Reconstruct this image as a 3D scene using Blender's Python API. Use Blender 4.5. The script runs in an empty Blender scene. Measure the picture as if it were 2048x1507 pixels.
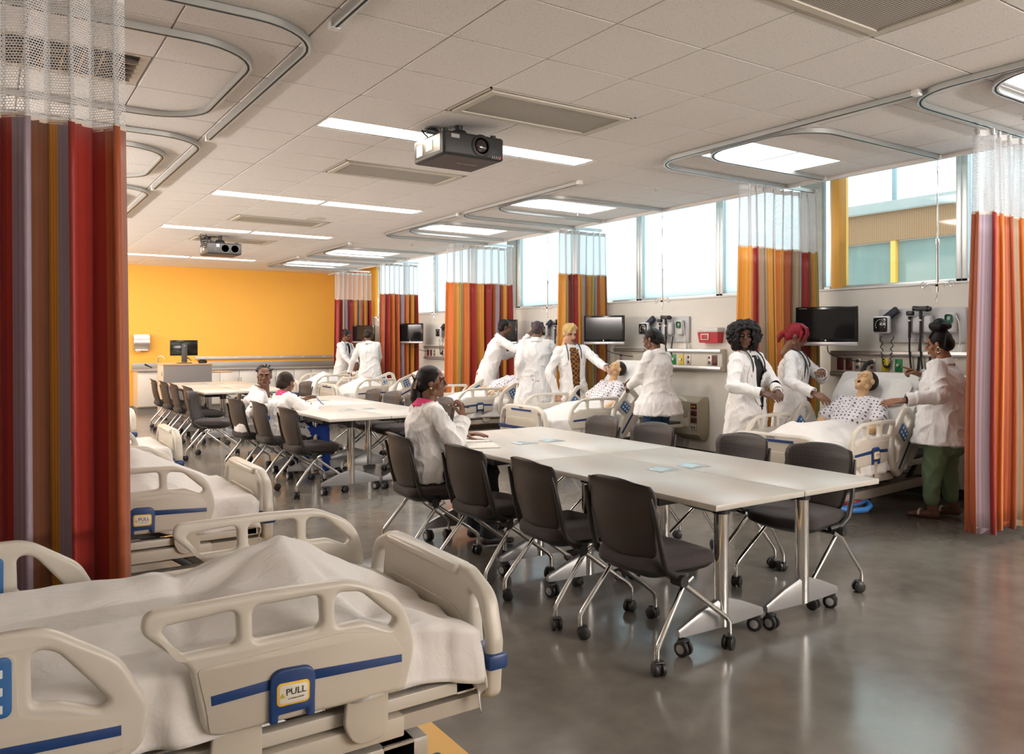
import bpy, bmesh, math, random
import numpy as np
from mathutils import Vector, Matrix, noise, Euler
random.seed(7)
R = math.radians
S = bpy.context.scene
COL = S.collection

# ---------------------------------------------------------------- camera, light, exposure
CAMH = 1.456
cam = bpy.data.cameras.new('camera'); camo = bpy.data.objects.new('camera', cam); COL.objects.link(camo)
cam.sensor_fit = 'HORIZONTAL'; cam.sensor_width = 36.0; cam.lens = 36.0 * 1606.3 / 2048
cam.shift_x = -(1069.3 - 1024) / 2048; cam.shift_y = (680.8 - 753.5) / 2048
cam.clip_start = 0.02; cam.clip_end = 200
camo.location = (0, 0, CAMH); camo.rotation_euler = (R(90), 0, -0.60019)
S.camera = camo
S.view_settings.view_transform = 'Standard'; S.view_settings.look = 'None'
S.view_settings.gamma = 1.0; S.view_settings.use_curve_mapping = False
S.view_settings.exposure = 0.48
w = bpy.data.worlds.new('world'); S.world = w; w.use_nodes = True
bg = w.node_tree.nodes['Background']; bg.inputs[0].default_value = (0.84, 0.96, 1.0, 1); bg.inputs[1].default_value = 2.2
S.cycles.max_bounces = 8; S.cycles.diffuse_bounces = 5; S.cycles.glossy_bounces = 4; S.cycles.transmission_bounces = 6
S.cycles.transparent_max_bounces = 12; S.cycles.sample_clamp_indirect = 6.0; S.cycles.caustics_reflective = False; S.cycles.caustics_refractive = False
S.cycles.use_denoising = True
LAMP_W = 15.0      # watts of each ceiling strip
LAMP_COL = (1.0, 0.90, 0.82)

# ---------------------------------------------------------------- materials
MATS = {}
def mat(name, col, rough=0.5, metal=0.0, spec=0.5, noise_amt=0.0, noise_scale=8.0, bump=0.0, bump_scale=60.0, emit=None, coat=0.0, sheen=0.0):
    if name in MATS: return MATS[name]
    m = bpy.data.materials.new(name); m.use_nodes = True; nt = m.node_tree; b = nt.nodes['Principled BSDF']
    b.inputs['Base Color'].default_value = (*col, 1); b.inputs['Roughness'].default_value = rough; b.inputs['Metallic'].default_value = metal
    b.inputs['Specular IOR Level'].default_value = spec
    if coat: b.inputs['Coat Weight'].default_value = coat
    if sheen: b.inputs['Sheen Weight'].default_value = sheen
    if emit: b.inputs['Emission Color'].default_value = (*emit[0], 1); b.inputs['Emission Strength'].default_value = emit[1]
    tc = None
    if noise_amt or bump:
        tc = nt.nodes.new('ShaderNodeTexCoord')
    if noise_amt:
        n = nt.nodes.new('ShaderNodeTexNoise'); n.inputs['Scale'].default_value = noise_scale; n.inputs['Detail'].default_value = 4
        nt.links.new(tc.outputs['Object'], n.inputs['Vector'])
        mx = nt.nodes.new('ShaderNodeMix'); mx.data_type = 'RGBA'
        mx.inputs[6].default_value = (*[max(0, c * (1 - noise_amt)) for c in col], 1); mx.inputs[7].default_value = (*[min(1, c * (1 + noise_amt)) for c in col], 1)
        nt.links.new(n.outputs['Fac'], mx.inputs[0]); nt.links.new(mx.outputs[2], b.inputs['Base Color'])
    if bump:
        n2 = nt.nodes.new('ShaderNodeTexNoise'); n2.inputs['Scale'].default_value = bump_scale; n2.inputs['Detail'].default_value = 3
        nt.links.new(tc.outputs['Object'], n2.inputs['Vector'])
        bp = nt.nodes.new('ShaderNodeBump'); bp.inputs['Strength'].default_value = bump; bp.inputs['Distance'].default_value = 0.01
        nt.links.new(n2.outputs['Fac'], bp.inputs['Height']); nt.links.new(bp.outputs[0], b.inputs['Normal'])
    MATS[name] = m
    return m
def nodes_of(name):
    m = bpy.data.materials.new(name); m.use_nodes = True; MATS[name] = m
    return m, m.node_tree, m.node_tree.nodes['Principled BSDF']

# ---------------------------------------------------------------- mesh helpers
def obj(name, me, m=None, parent=None, label=None, loc=None):
    o = bpy.data.objects.new(name, me); COL.objects.link(o)
    if m is not None and me is not None and len(me.materials) == 0: me.materials.append(m)
    if parent is not None: o.parent = parent
    if label: o['label'] = label
    if loc is not None: o.location = loc
    return o
def thing(name, label, cat, loc=(0, 0, 0), rz=0.0, group=None):
    o = bpy.data.objects.new(name, None); COL.objects.link(o); o.empty_display_size = 0.1
    o.location = loc; o.rotation_euler = (0, 0, rz)
    o['label'] = label; o['category'] = cat
    if group: o['group'] = group
    return o
def tag(o, label, cat, group=None, kind=None):
    o['label'] = label; o['category'] = cat
    if group: o['group'] = group
    if kind: o['kind'] = kind
    return o
def struct(o, label=None):
    o['kind'] = 'structure'
    if label: o['label'] = label
    return o
def copy_tree(o, parent=None):
    c = o.copy(); COL.objects.link(c); c.parent = parent
    for ch in list(o.children): copy_tree(ch, c)
    return c
class MB:
    """collects shapes into one mesh"""
    def __init__(s): s.bm = bmesh.new()
    def box(s, c, size, bev=0.0, rot=None, seg=2):
        r = bmesh.ops.create_cube(s.bm, size=1.0); vs = r['verts']
        bmesh.ops.scale(s.bm, vec=size, verts=vs)
        if bev > 0:
            es = list({e for v in vs for e in v.link_edges})
            rr = bmesh.ops.bevel(s.bm, geom=es, offset=bev, segments=seg, affect='EDGES', profile=0.5)
            vs = list({v for f in rr['faces'] for v in f.verts} | {v for v in vs if v.is_valid})
        if rot is not None: bmesh.ops.rotate(s.bm, cent=(0, 0, 0), matrix=rot, verts=vs)
        bmesh.ops.translate(s.bm, vec=c, verts=vs); return s
    def bx(s, x0, x1, y0, y1, z0, z1, bev=0.0):
        return s.box(((x0 + x1) / 2, (y0 + y1) / 2, (z0 + z1) / 2), (abs(x1 - x0), abs(y1 - y0), abs(z1 - z0)), bev)
    def cyl(s, p0, p1, r0, r1=None, seg=16, cap=True):
        r1 = r0 if r1 is None else r1; r1 = max(r1, 1e-5); p0 = Vector(p0); p1 = Vector(p1); d = p1 - p0
        q = Vector((0, 0, 1)).rotation_difference(d.normalized() if d.length > 0 else Vector((0, 0, 1))).to_matrix(); new = s.bm.verts.new
        cs = [q @ Vector((math.cos(2 * math.pi * k / seg), math.sin(2 * math.pi * k / seg), 0)) for k in range(seg)]
        A = [new(p0 + c * r0) for c in cs]; B = [new(p1 + c * r1) for c in cs]; fn = s.bm.faces.new
        for k in range(seg): fn((A[k], A[(k + 1) % seg], B[(k + 1) % seg], B[k]))
        if cap: fn(list(reversed(A))); fn(B)
        return s
    def sph(s, c, r, seg=16, scale=(1, 1, 1), rot=None):
        M = Matrix.Translation(c) @ (rot.to_4x4() if rot is not None else Matrix.Identity(4)) @ Matrix.Diagonal((r * scale[0], r * scale[1], r * scale[2], 1))
        nv = max(6, seg // 2); new = s.bm.verts.new; top = new(M @ Vector((0, 0, 1))); bot = new(M @ Vector((0, 0, -1))); rows = []
        for j in range(1, nv):
            th = math.pi * j / nv; rows.append([new(M @ Vector((math.sin(th) * math.cos(2 * math.pi * k / seg), math.sin(th) * math.sin(2 * math.pi * k / seg), math.cos(th)))) for k in range(seg)])
        fn = s.bm.faces.new
        for k in range(seg):
            fn((top, rows[0][k], rows[0][(k + 1) % seg])); fn((bot, rows[-1][(k + 1) % seg], rows[-1][k]))
        for A, B in zip(rows, rows[1:]):
            for k in range(seg): fn((A[k], B[k], B[(k + 1) % seg], A[(k + 1) % seg]))
        return s
    def cap(s, p0, r0, p1, r1, seg=12):
        """tapered capsule, closed (for remeshing)"""
        s.sph(p0, r0, seg); s.sph(p1, r1, seg)
        if (Vector(p1) - Vector(p0)).length > 1e-4: s.cyl(p0, p1, r0, r1, seg)
        return s
    def tube(s, pts, r, seg=10, closed=False, prof=None):
        """sweep a circle (or the given 2D profile [(right, up)]) along a polyline"""
        P = [Vector(p) for p in pts]; n = len(P)
        rr = r if isinstance(r, (list, tuple)) else [r] * n
        rings = []; prev = None
        for i in range(n):
            if closed: t = (P[(i + 1) % n] - P[i - 1])
            else: t = P[min(i + 1, n - 1)] - P[max(i - 1, 0)]
            t = t.normalized() if t.length > 0 else Vector((0, 0, 1))
            if prof:
                up = Vector((0, 0, 1)); side = t.cross(up)
                side = side.normalized() if side.length > 1e-5 else Vector((1, 0, 0)); nn = side; bb = side.cross(t)
            else:
                if prev is None:
                    a = Vector((0, 0, 1)) if abs(t.z) < 0.9 else Vector((1, 0, 0)); nn = (a - t * a.dot(t)).normalized()
                else:
                    nn = prev - t * prev.dot(t); nn = nn.normalized() if nn.length > 1e-6 else Vector((1, 0, 0))
                prev = nn; bb = t.cross(nn)
            if prof: ring = [s.bm.verts.new(P[i] + nn * a + bb * b) for a, b in prof]
            else: ring = [s.bm.verts.new(P[i] + (nn * math.cos(k * 2 * math.pi / seg) + bb * math.sin(k * 2 * math.pi / seg)) * rr[i]) for k in range(seg)]
            rings.append(ring)
        m = len(rings[0])
        for i in range(n if closed else n - 1):
            A = rings[i]; B = rings[(i + 1) % n]
            for k in range(m): s.bm.faces.new((A[k], A[(k + 1) % m], B[(k + 1) % m], B[k]))
        if not closed:
            s.bm.faces.new(list(reversed(rings[0]))); s.bm.faces.new(rings[-1])
        return s
    def lathe(s, prof, c=(0, 0, 0), axis='Z', seg=24):
        rings = []
        for (r, h) in prof:
            ring = []
            for k in range(seg):
                a = 2 * math.pi * k / seg; x, y = r * math.cos(a), r * math.sin(a)
                v = (x, y, h) if axis == 'Z' else ((h, x, y) if axis == 'X' else (y, h, x))
                ring.append(s.bm.verts.new(Vector(v) + Vector(c)))
            rings.append(ring)
        for A, B in zip(rings, rings[1:]):
            for k in range(seg): s.bm.faces.new((A[k], A[(k + 1) % seg], B[(k + 1) % seg], B[k]))
        s.bm.faces.new(list(reversed(rings[0]))); s.bm.faces.new(rings[-1]); return s
    def loft(s, rings, close=True):
        RV = [[s.bm.verts.new(p) for p in r] for r in rings]; m = len(RV[0])
        for A, B in zip(RV, RV[1:]):
            for k in range(m): s.bm.faces.new((A[k], A[(k + 1) % m], B[(k + 1) % m], B[k]))
        if close: s.bm.faces.new(list(reversed(RV[0]))); s.bm.faces.new(RV[-1])
        return s
    def quad(s, *pts):
        s.bm.faces.new([s.bm.verts.new(p) for p in pts]); return s
    def mesh(s, name, smooth=True, angle=40):
        me = bpy.data.meshes.new(name); bmesh.ops.recalc_face_normals(s.bm, faces=s.bm.faces[:])
        if smooth:
            for f in s.bm.faces: f.smooth = True
            for e in s.bm.edges:
                if len(e.link_faces) == 2 and e.calc_face_angle(0) > R(angle): e.smooth = False
        s.bm.to_mesh(me); s.bm.free(); return me
    def build(s, name, m, parent=None, label=None, loc=None, smooth=True, angle=40):
        return obj(name, s.mesh(name, smooth, angle), m, parent, label, loc)

def rpoly(pts, n=6):
    """rounded polygon: (x, y, radius) corners -> list of points"""
    out = []; N = len(pts)
    for i in range(N):
        x, y, r = pts[i]; p = Vector((x, y)); a = Vector(pts[i - 1][:2]); b = Vector(pts[(i + 1) % N][:2])
        if r <= 0: out.append((x, y)); continue
        da = (a - p); db = (b - p); la, lb = da.length, db.length; da /= la; db /= lb
        ang = da.angle(db); t = min(r / math.tan(ang / 2), la * 0.49, lb * 0.49); rr = t * math.tan(ang / 2)
        c = p + (da + db).normalized() * (rr / math.sin(ang / 2))
        s0 = p + da * t - c; s1 = p + db * t - c
        a0 = math.atan2(s0.y, s0.x); a1 = math.atan2(s1.y, s1.x); d = (a1 - a0 + math.pi) % (2 * math.pi) - math.pi
        for k in range(n + 1):
            aa = a0 + d * k / n; out.append((c.x + rr * math.cos(aa), c.y + rr * math.sin(aa)))
    return out
TMP = []
TS = bpy.data.scenes.new('workbench')      # empty side scene: keeps modifier evaluation quick
def eval_mesh(o, name):
    TS.view_layers[0].update(); dg = TS.view_layers[0].depsgraph
    me = bpy.data.meshes.new_from_object(o.evaluated_get(dg)); me.name = name
    return me
def plate(name, outline, holes=(), depth=0.02, bevel=0.006, res=2):
    """2D outline with holes, extruded and rounded: lies in local XY, thickness along Z"""
    cu = bpy.data.curves.new(name, 'CURVE'); cu.dimensions = '2D'; cu.fill_mode = 'BOTH'
    cu.extrude = max(depth / 2 - bevel, 0.0005); cu.bevel_depth = bevel; cu.bevel_resolution = res; cu.offset = -bevel
    for L in [outline] + list(holes):
        sp = cu.splines.new('POLY'); sp.points.add(len(L) - 1); sp.use_cyclic_u = True
        for q, (x, y) in zip(sp.points, L): q.co = (x, y, 0, 1)
    o = bpy.data.objects.new(name, cu); TS.collection.objects.link(o)
    me = eval_mesh(o, name); bpy.data.objects.remove(o); bpy.data.curves.remove(cu)
    for p in me.polygons: p.use_smooth = True
    bm = bmesh.new(); bm.from_mesh(me)
    bmesh.ops.remove_doubles(bm, verts=bm.verts[:], dist=1e-5)
    for e in bm.edges:
        if len(e.link_faces) == 2 and e.calc_face_angle(0) > R(35): e.smooth = False
    bm.to_mesh(me); bm.free(); me.materials.clear()
    return me
def xform(me, M):
    me.transform(M); me.update(); return me
def text_mesh(txt, size, depth=0.0005, name='lettering', align='CENTER'):
    cu = bpy.data.curves.new(name, 'FONT'); cu.body = txt; cu.size = size; cu.extrude = depth; cu.align_x = align; cu.align_y = 'CENTER'; cu.resolution_u = 2
    o = bpy.data.objects.new(name, cu); TS.collection.objects.link(o); me = eval_mesh(o, name)
    bpy.data.objects.remove(o); bpy.data.curves.remove(cu); me.materials.clear(); return me
def blob(mb, voxel, smooth=2, name='blob', smooth_fac=0.5):
    """voxel-remesh overlapping closed shapes into one continuous skin"""
    me = mb.mesh(name, False); o = bpy.data.objects.new(name, me); TS.collection.objects.link(o)
    md = o.modifiers.new('r', 'REMESH'); md.mode = 'VOXEL'; md.voxel_size = voxel; md.use_smooth_shade = True
    if smooth:
        sm = o.modifiers.new('s', 'SMOOTH'); sm.iterations = smooth; sm.factor = smooth_fac
    res = eval_mesh(o, name); bpy.data.objects.remove(o); bpy.data.meshes.remove(me); res.materials.clear()
    for p in res.polygons: p.use_smooth = True
    return res
def join_meshes(name, mes, mats):
    """mes: list of (mesh, matrix, material index)"""
    bm = bmesh.new()
    for me, M, mi in mes:
        n0 = len(bm.faces); v0 = len(bm.verts); bm.from_mesh(me); bm.verts.ensure_lookup_table(); bm.faces.ensure_lookup_table()
        if M is not None: bmesh.ops.transform(bm, matrix=M, verts=bm.verts[v0:])
        if M is not None and M.determinant() < 0: bmesh.ops.reverse_faces(bm, faces=bm.faces[n0:])
        for f in bm.faces[n0:]: f.material_index = mi; f.smooth = True
    out = bpy.data.meshes.new(name); bm.to_mesh(out); bm.free()
    for m in mats: out.materials.append(m)
    return out
def RZ(a): return Matrix.Rotation(a, 4, 'Z')
# ================================================================ ROOM SHELL
H = 3.048; XW = 7.35; YF = 18.5; XL = -1.75; YN = -3.6; XE = 6.74; SILL = 2.0; T = 0.6096
def floor_mat():
    m, nt, b = nodes_of('polished_concrete')
    tc = nt.nodes.new('ShaderNodeTexCoord')
    def nz(sc, det=5, dist=0.0):
        n = nt.nodes.new('ShaderNodeTexNoise'); n.inputs['Scale'].default_value = sc; n.inputs['Detail'].default_value = det; n.inputs['Distortion'].default_value = dist
        nt.links.new(tc.outputs['Object'], n.inputs['Vector']); return n
    big = nz(0.9, 6, 0.6); fine = nz(90, 2); mid = nz(7, 5)
    cr = nt.nodes.new('ShaderNodeValToRGB'); cr.color_ramp.elements[0].position = 0.3; cr.color_ramp.elements[0].color = (0.125, 0.110, 0.093, 1)
    cr.color_ramp.elements[1].position = 0.72; cr.color_ramp.elements[1].color = (0.25, 0.228, 0.197, 1)
    add = nt.nodes.new('ShaderNodeMath'); add.operation = 'MULTIPLY_ADD'; add.inputs[1].default_value = 0.35
    nt.links.new(mid.outputs[0], add.inputs[0]); 
    m2 = nt.nodes.new('ShaderNodeMath'); m2.operation = 'MULTIPLY'; m2.inputs[1].default_value = 0.65; nt.links.new(big.outputs[0], m2.inputs[0])
    nt.links.new(m2.outputs[0], add.inputs[2]); nt.links.new(add.outputs[0], cr.inputs[0])
    vor = nt.nodes.new('ShaderNodeTexVoronoi'); vor.inputs['Scale'].default_value = 38; nt.links.new(tc.outputs['Object'], vor.inputs['Vector'])
    lt = nt.nodes.new('ShaderNodeMath'); lt.operation = 'LESS_THAN'; lt.inputs[1].default_value = 0.06; nt.links.new(vor.outputs['Distance'], lt.inputs[0])
    mx = nt.nodes.new('ShaderNodeMix'); mx.data_type = 'RGBA'; mx.inputs[7].default_value = (0.42, 0.40, 0.36, 1)
    f2 = nt.nodes.new('ShaderNodeMath'); f2.operation = 'MULTIPLY'; nt.links.new(lt.outputs[0], f2.inputs[0]); nt.links.new(fine.outputs[0], f2.inputs[1])
    nt.links.new(f2.outputs[0], mx.inputs[0]); nt.links.new(cr.outputs[0], mx.inputs[6]); nt.links.new(mx.outputs[2], b.inputs['Base Color'])
    rr = nt.nodes.new('ShaderNodeMapRange'); rr.inputs[3].default_value = 0.10; rr.inputs[4].default_value = 0.26; nt.links.new(mid.outputs[0], rr.inputs[0]); nt.links.new(rr.outputs[0], b.inputs['Roughness'])
    b.inputs['Specular IOR Level'].default_value = 0.6
    return m
def tile_mat():
    m, nt, b = nodes_of('acoustic_tile')
    tc = nt.nodes.new('ShaderNodeTexCoord'); oi = nt.nodes.new('ShaderNodeObjectInfo')
    off = nt.nodes.new('ShaderNodeVectorMath'); off.operation = 'ADD'
    nt.links.new(tc.outputs['Object'], off.inputs[0]); nt.links.new(oi.outputs['Location'], off.inputs[1])
    v = nt.nodes.new('ShaderNodeTexVoronoi'); v.inputs['Scale'].default_value = 95; v.inputs['Randomness'].default_value = 1.0
    n = nt.nodes.new('ShaderNodeTexNoise'); n.inputs['Scale'].default_value = 60
    nt.links.new(off.outputs[0], v.inputs['Vector']); nt.links.new(off.outputs[0], n.inputs['Vector'])
    a = nt.nodes.new('ShaderNodeMath'); a.operation = 'MULTIPLY'; a.inputs[1].default_value = 0.42; nt.links.new(n.outputs[0], a.inputs[0])
    lt = nt.nodes.new('ShaderNodeMath'); lt.operation = 'LESS_THAN'; nt.links.new(v.outputs['Distance'], lt.inputs[0]); nt.links.new(a.outputs[0], lt.inputs[1])
    mx = nt.nodes.new('ShaderNodeMix'); mx.data_type = 'RGBA'; mx.inputs[6].default_value = (0.86, 0.83, 0.80, 1); mx.inputs[7].default_value = (0.60, 0.56, 0.53, 1)
    nt.links.new(lt.outputs[0], mx.inputs[0]); nt.links.new(mx.outputs[2], b.inputs['Base Color']); b.inputs['Roughness'].default_value = 0.95; b.inputs['Specular IOR Level'].default_value = 0.1
    return m
M_FLOOR = floor_mat(); M_TILE = tile_mat()
M_GRID = mat('grid_white', (0.74, 0.71, 0.68), 0.6); M_GAP = mat('grid_gap', (0.30, 0.27, 0.25), 0.8)
M_WALL = mat('wall_cream', (0.72, 0.68, 0.61), 0.75, noise_amt=0.02, bump=0.03, bump_scale=200)
M_WHITEWALL = mat('wall_white', (0.80, 0.77, 0.72), 0.8)
M_YELLOW = mat('wall_marigold', (0.93, 0.49, 0.075), 0.7, noise_amt=0.02, bump=0.03, bump_scale=180)
M_YEL2 = mat('mullion_yellow', (0.95, 0.50, 0.10), 0.45)
M_ALU = mat('window_aluminium', (0.62, 0.66, 0.66), 0.35, 0.6)
M_BLACKBASE = mat('rubber_base', (0.03, 0.03, 0.03), 0.5)
M_STRIPE = mat('floor_yellow', (0.88, 0.50, 0.10), 0.3)
struct(MB().bx(XL, XW + .2, YN, YF, -0.1, 0).build('floor', M_FLOOR), 'polished grey concrete floor with soft reflections')
struct(MB().bx(1.10, 1.405, -1, YF - .7, 0.0, 0.003).build('trim_1', M_STRIPE), 'flat yellow stripe along the floor under the left beds')
struct(MB().bx(XL - .1, XW, YF, YF + .1, 0, 3.8).build('wall_far', M_YELLOW), 'marigold yellow painted far wall')
struct(MB().bx(XL - .1, XL, YN, YF, 0, H + .1).build('wall_left', M_WHITEWALL))
struct(MB().bx(XL, XW, YN - .1, YN, 0, H + .1).build('wall_near', M_WHITEWALL))
struct(MB().bx(XW, XW + .18, YN, YF, 0, SILL - .02).build('wall_right', M_WALL), 'cream low wall under the high windows')
struct(MB().bx(XW - .012, XW + .2, YN, YF, SILL - .02, SILL, .004).build('trim_2', mat('sill', (0.70, 0.69, 0.66), 0.4)), 'pale sill along the top of the low wall')
struct(MB().bx(XW - .015, XW, YN, YF, 0, .1).build('baseboard_right', M_BLACKBASE))
struct(MB().bx(XL, XW, YF - .012, YF, 0, .1).build('baseboard_far', mat('base_grey', (0.25, 0.24, 0.23), 0.5)))
# ceiling slab, soffit, fascia
ceil = struct(MB().bx(XL, XE, YN, YF, H + .008, H + .06).build('ceiling', M_GAP), 'suspended ceiling of speckled white acoustic tiles')
struct(MB().bx(XE - .02, XE + .012, YN, YF, H - .045, H + .62, .003).build('trim_3', M_GRID), 'white edge of the suspended ceiling in front of the windows')
struct(MB().bx(XE, XW + .3, YN, YF, 3.68, 3.72).build('trim_4', M_WHITEWALL), 'soffit above the window cove')
# lights and vents that replace tiles: (x0, x1, y0, y1)
GX = lambda k: 2.0 + T * k
GY = lambda k: 3.69 + T * k
STRIPS = [(5.52, 5.82), (8.87, 9.18), (11.92, 12.22), (16.17, 16.47)]
TROFF = [(GX(5), GX(7), y, y + T) for y in (GY(1), GY(6), GY(10), GY(16), GY(20), GY(-3))] 
VENTS = [(GX(1), GX(3), GY(1), GY(2)), (GX(1), GX(3), GY(-3), GY(-2)), (GX(1), GX(3), GY(5), GY(6)), (GX(1), GX(3), GY(11), GY(12)), (GX(1), GX(3), GY(15), GY(16))]
LOUV = [(GX(-4), GX(-2), GY(2), GY(3)), (GX(-4), GX(-2), GY(6), GY(7))]
holes = [(GX(0), GX(4), a, b) for a, b in STRIPS] + TROFF + VENTS + LOUV
def tile_mesh(w, d):
    return MB().box((0, 0, .009), (w - .010, d - .010, .018), .0025, seg=1).mesh('ceiling_tile')
TM = {}
tiles = []
xs = [XL] + [GX(k) for k in range(-6, 8)] + [XE - .02]
ys = [YN] + [GY(k) for k in range(-11, 25) if YN < GY(k) < YF - .1] + [YF]
for xi in range(len(xs) - 1):
    for yi in range(len(ys) - 1):
        segs = [(xs[xi], xs[xi + 1], ys[yi], ys[yi + 1])]
        for (a, b, c, d) in holes:
            new = []
            for (x0, x1, y0, y1) in segs:
                if x1 <= a + .01 or x0 >= b - .01 or y1 <= c + .01 or y0 >= d - .01: new.append((x0, x1, y0, y1)); continue
                if c - y0 > .05: new.append((x0, x1, y0, c))
                if y1 - d > .05: new.append((x0, x1, d, y1))
            segs = new
        tiles += segs
def in_view(x, y):
    d = .56484 * x + .82521 * y
    if d < 0.5: return None
    u = 1069.3 + 1606.3 * (.82521 * x - .56484 * y) / d; v = 680.8 - 1606.3 * 1.592 / d
    return d if (-150 < u < 2200 and v > -150) else None
vis = []; rest = []
for t in tiles:
    d = in_view((t[0] + t[1]) / 2, (t[2] + t[3]) / 2)
    (vis if d is not None else rest).append((d, t))
vis.sort(key=lambda q: q[0]); rest = vis[290:] + rest; vis = vis[:290]
for d, (x0, x1, y0, y1) in vis:
    k = (round(x1 - x0, 3), round(y1 - y0, 3))
    if k not in TM: TM[k] = tile_mesh(*k)
    obj('ceiling_tile', TM[k], M_TILE, ceil, loc=((x0 + x1) / 2, (y0 + y1) / 2, H - .010))
mb = MB()
for d, (x0, x1, y0, y1) in rest: mb.box(((x0 + x1) / 2, (y0 + y1) / 2, H - .001), (x1 - x0 - .01, y1 - y0 - .01, .018))
o = mb.build('ceiling_tiles_beyond', M_TILE, ceil); o['kind'] = 'stuff'
# T-bars
mb = MB()
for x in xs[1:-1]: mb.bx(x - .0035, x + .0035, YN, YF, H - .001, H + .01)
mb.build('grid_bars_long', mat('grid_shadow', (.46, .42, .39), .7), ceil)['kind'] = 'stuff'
mb = MB()
for y in ys[1:-1]: mb.bx(XL, XE, y - .0035, y + .0035, H, H + .01)
mb.build('grid_bars_cross', M_GRID, ceil)['kind'] = 'stuff'

# ---------------------------------------------------------------- windows
def glass_mat(name, col, frost):
    m = bpy.data.materials.new(name); m.use_nodes = True; nt = m.node_tree; nt.nodes.remove(nt.nodes['Principled BSDF']); out = nt.nodes['Material Output']
    tr = nt.nodes.new('ShaderNodeBsdfTransparent'); tr.inputs[0].default_value = (*col, 1)
    gl = nt.nodes.new('ShaderNodeBsdfGlossy'); gl.inputs['Roughness'].default_value = 0.05; fr = nt.nodes.new('ShaderNodeFresnel'); fr.inputs[0].default_value = 1.45
    mx = nt.nodes.new('ShaderNodeMixShader'); nt.links.new(fr.outputs[0], mx.inputs[0]); nt.links.new(tr.outputs[0], mx.inputs[1]); nt.links.new(gl.outputs[0], mx.inputs[2])
    last = mx
    if frost:
        tl = nt.nodes.new('ShaderNodeBsdfTranslucent'); tl.inputs[0].default_value = (*col, 1)
        m2 = nt.nodes.new('ShaderNodeMixShader'); m2.inputs[0].default_value = frost
        nt.links.new(mx.outputs[0], m2.inputs[1]); nt.links.new(tl.outputs[0], m2.inputs[2]); last = m2
    nt.links.new(last.outputs[0], out.inputs[0]); return m
M_CLEAR = glass_mat('clear_glass', (0.88, 0.93, 0.92), 0); M_FROST = glass_mat('frosted_glass', (0.90, 0.97, 1.0), 0.7)
MULL = [-3.6, -2.2, -.8, 0.55, 2.2, 3.87, 5.21, 6.82, 8.28, 9.75, 11.30, 12.85, 14.35, 15.75, 17.1]
WX = XW + .10
for i in range(len(MULL) - 1):
    a, b = MULL[i], MULL[i + 1]; clear = (i == 5)
    wdo = struct(thing('window_%d' % (i + 1), 'high clear window showing the building across the way' if clear else 'tall frosted window pane in aluminium frame', 'window', (WX, (a + b) / 2, SILL)))
    del wdo['category']
    hw = (b - a) / 2
    MB().bx(-.004, .004, -hw + .05, hw - .05, .03, 1.66).build('pane', M_CLEAR if clear else M_FROST, wdo)
    MB().bx(-.05, .05, -hw, -hw + .055, 0, 1.69, .004).build('frame_post', M_ALU, wdo)
    MB().bx(-.05 - (.06 if clear else 0), .05, hw - (.10 if clear else .055), hw, 0, 1.69, .004).build('frame_post', M_YEL2 if clear else M_ALU, wdo, 'yellow window post' if clear else None)
    MB().bx(-.05, .05, -hw, hw, 0, .03, .004).build('frame_sill', M_ALU, wdo)
# concrete columns between bay pairs, end wall portions
M_CONC = mat('concrete_column', (0.50, 0.53, 0.50), 0.85, noise_amt=0.12, noise_scale=14, bump=0.15, bump_scale=40)
for y in (5.62, 11.62):
    struct(MB().bx(XW - .02 if False else XW + .02, XW + .1, y - .28, y + .0, SILL, 3.68, .01).build('trim_%d' % int(y * 10), M_CONC), 'bare concrete column beside the window')
struct(MB().bx(XW, XW + .2, 17.1, YF, SILL, 3.7).build('wall_far_return', M_YELLOW))
# ---------------------------------------------------------------- building across the way
BX = 11.0
bld = thing('building', 'neighbouring building with concrete ledge, tan panel and green glass', 'building', (BX, 7, 0))
MB().bx(-.1, .3, -6, 9, 3.36, 3.50, .01).build('ledge', mat('ledge', (0.42, 0.43, 0.42), 0.8, noise_amt=.1, noise_scale=6), bld)
mp, nt, b = nodes_of('tan_siding'); tc = nt.nodes.new('ShaderNodeTexCoord'); wv = nt.nodes.new('ShaderNodeTexWave'); wv.bands_direction = 'Y'; wv.inputs['Scale'].default_value = 9; wv.inputs['Distortion'].default_value = .4
nt.links.new(tc.outputs['Object'], wv.inputs[0]); cr = nt.nodes.new('ShaderNodeValToRGB'); cr.color_ramp.elements[0].color = (0.30, 0.155, 0.075, 1); cr.color_ramp.elements[1].color = (0.39, 0.205, 0.10, 1)
nt.links.new(wv.outputs[0], cr.inputs[0]); nt.links.new(cr.outputs[0], b.inputs['Base Color'])
MB().bx(.02, .3, -6, 9, 2.93, 3.36).build('tan_panel', mp, bld)
M_TEAL = mat('facade_glass', (0.24, 0.30, 0.28), 0.08, 0.0, 0.9)
for k in range(-3, 4):
    MB().bx(.10, .14, -.22 + k * 1.9 + .04, -.22 + (k + 1) * 1.9 - .04, 0, 2.92).build('facade_pane', M_TEAL, bld)
    MB().bx(.03, .13, -.22 + k * 1.9 - .04, -.22 + k * 1.9 + .04, 0, 2.93, .005).build('facade_mullion', M_YEL2, bld)
MB().bx(.02, .06, -.27, -.21, 3.5, 5.5).build('parapet_post', mat('post_grey', (0.28, 0.36, 0.40), .5), bld)

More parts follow.
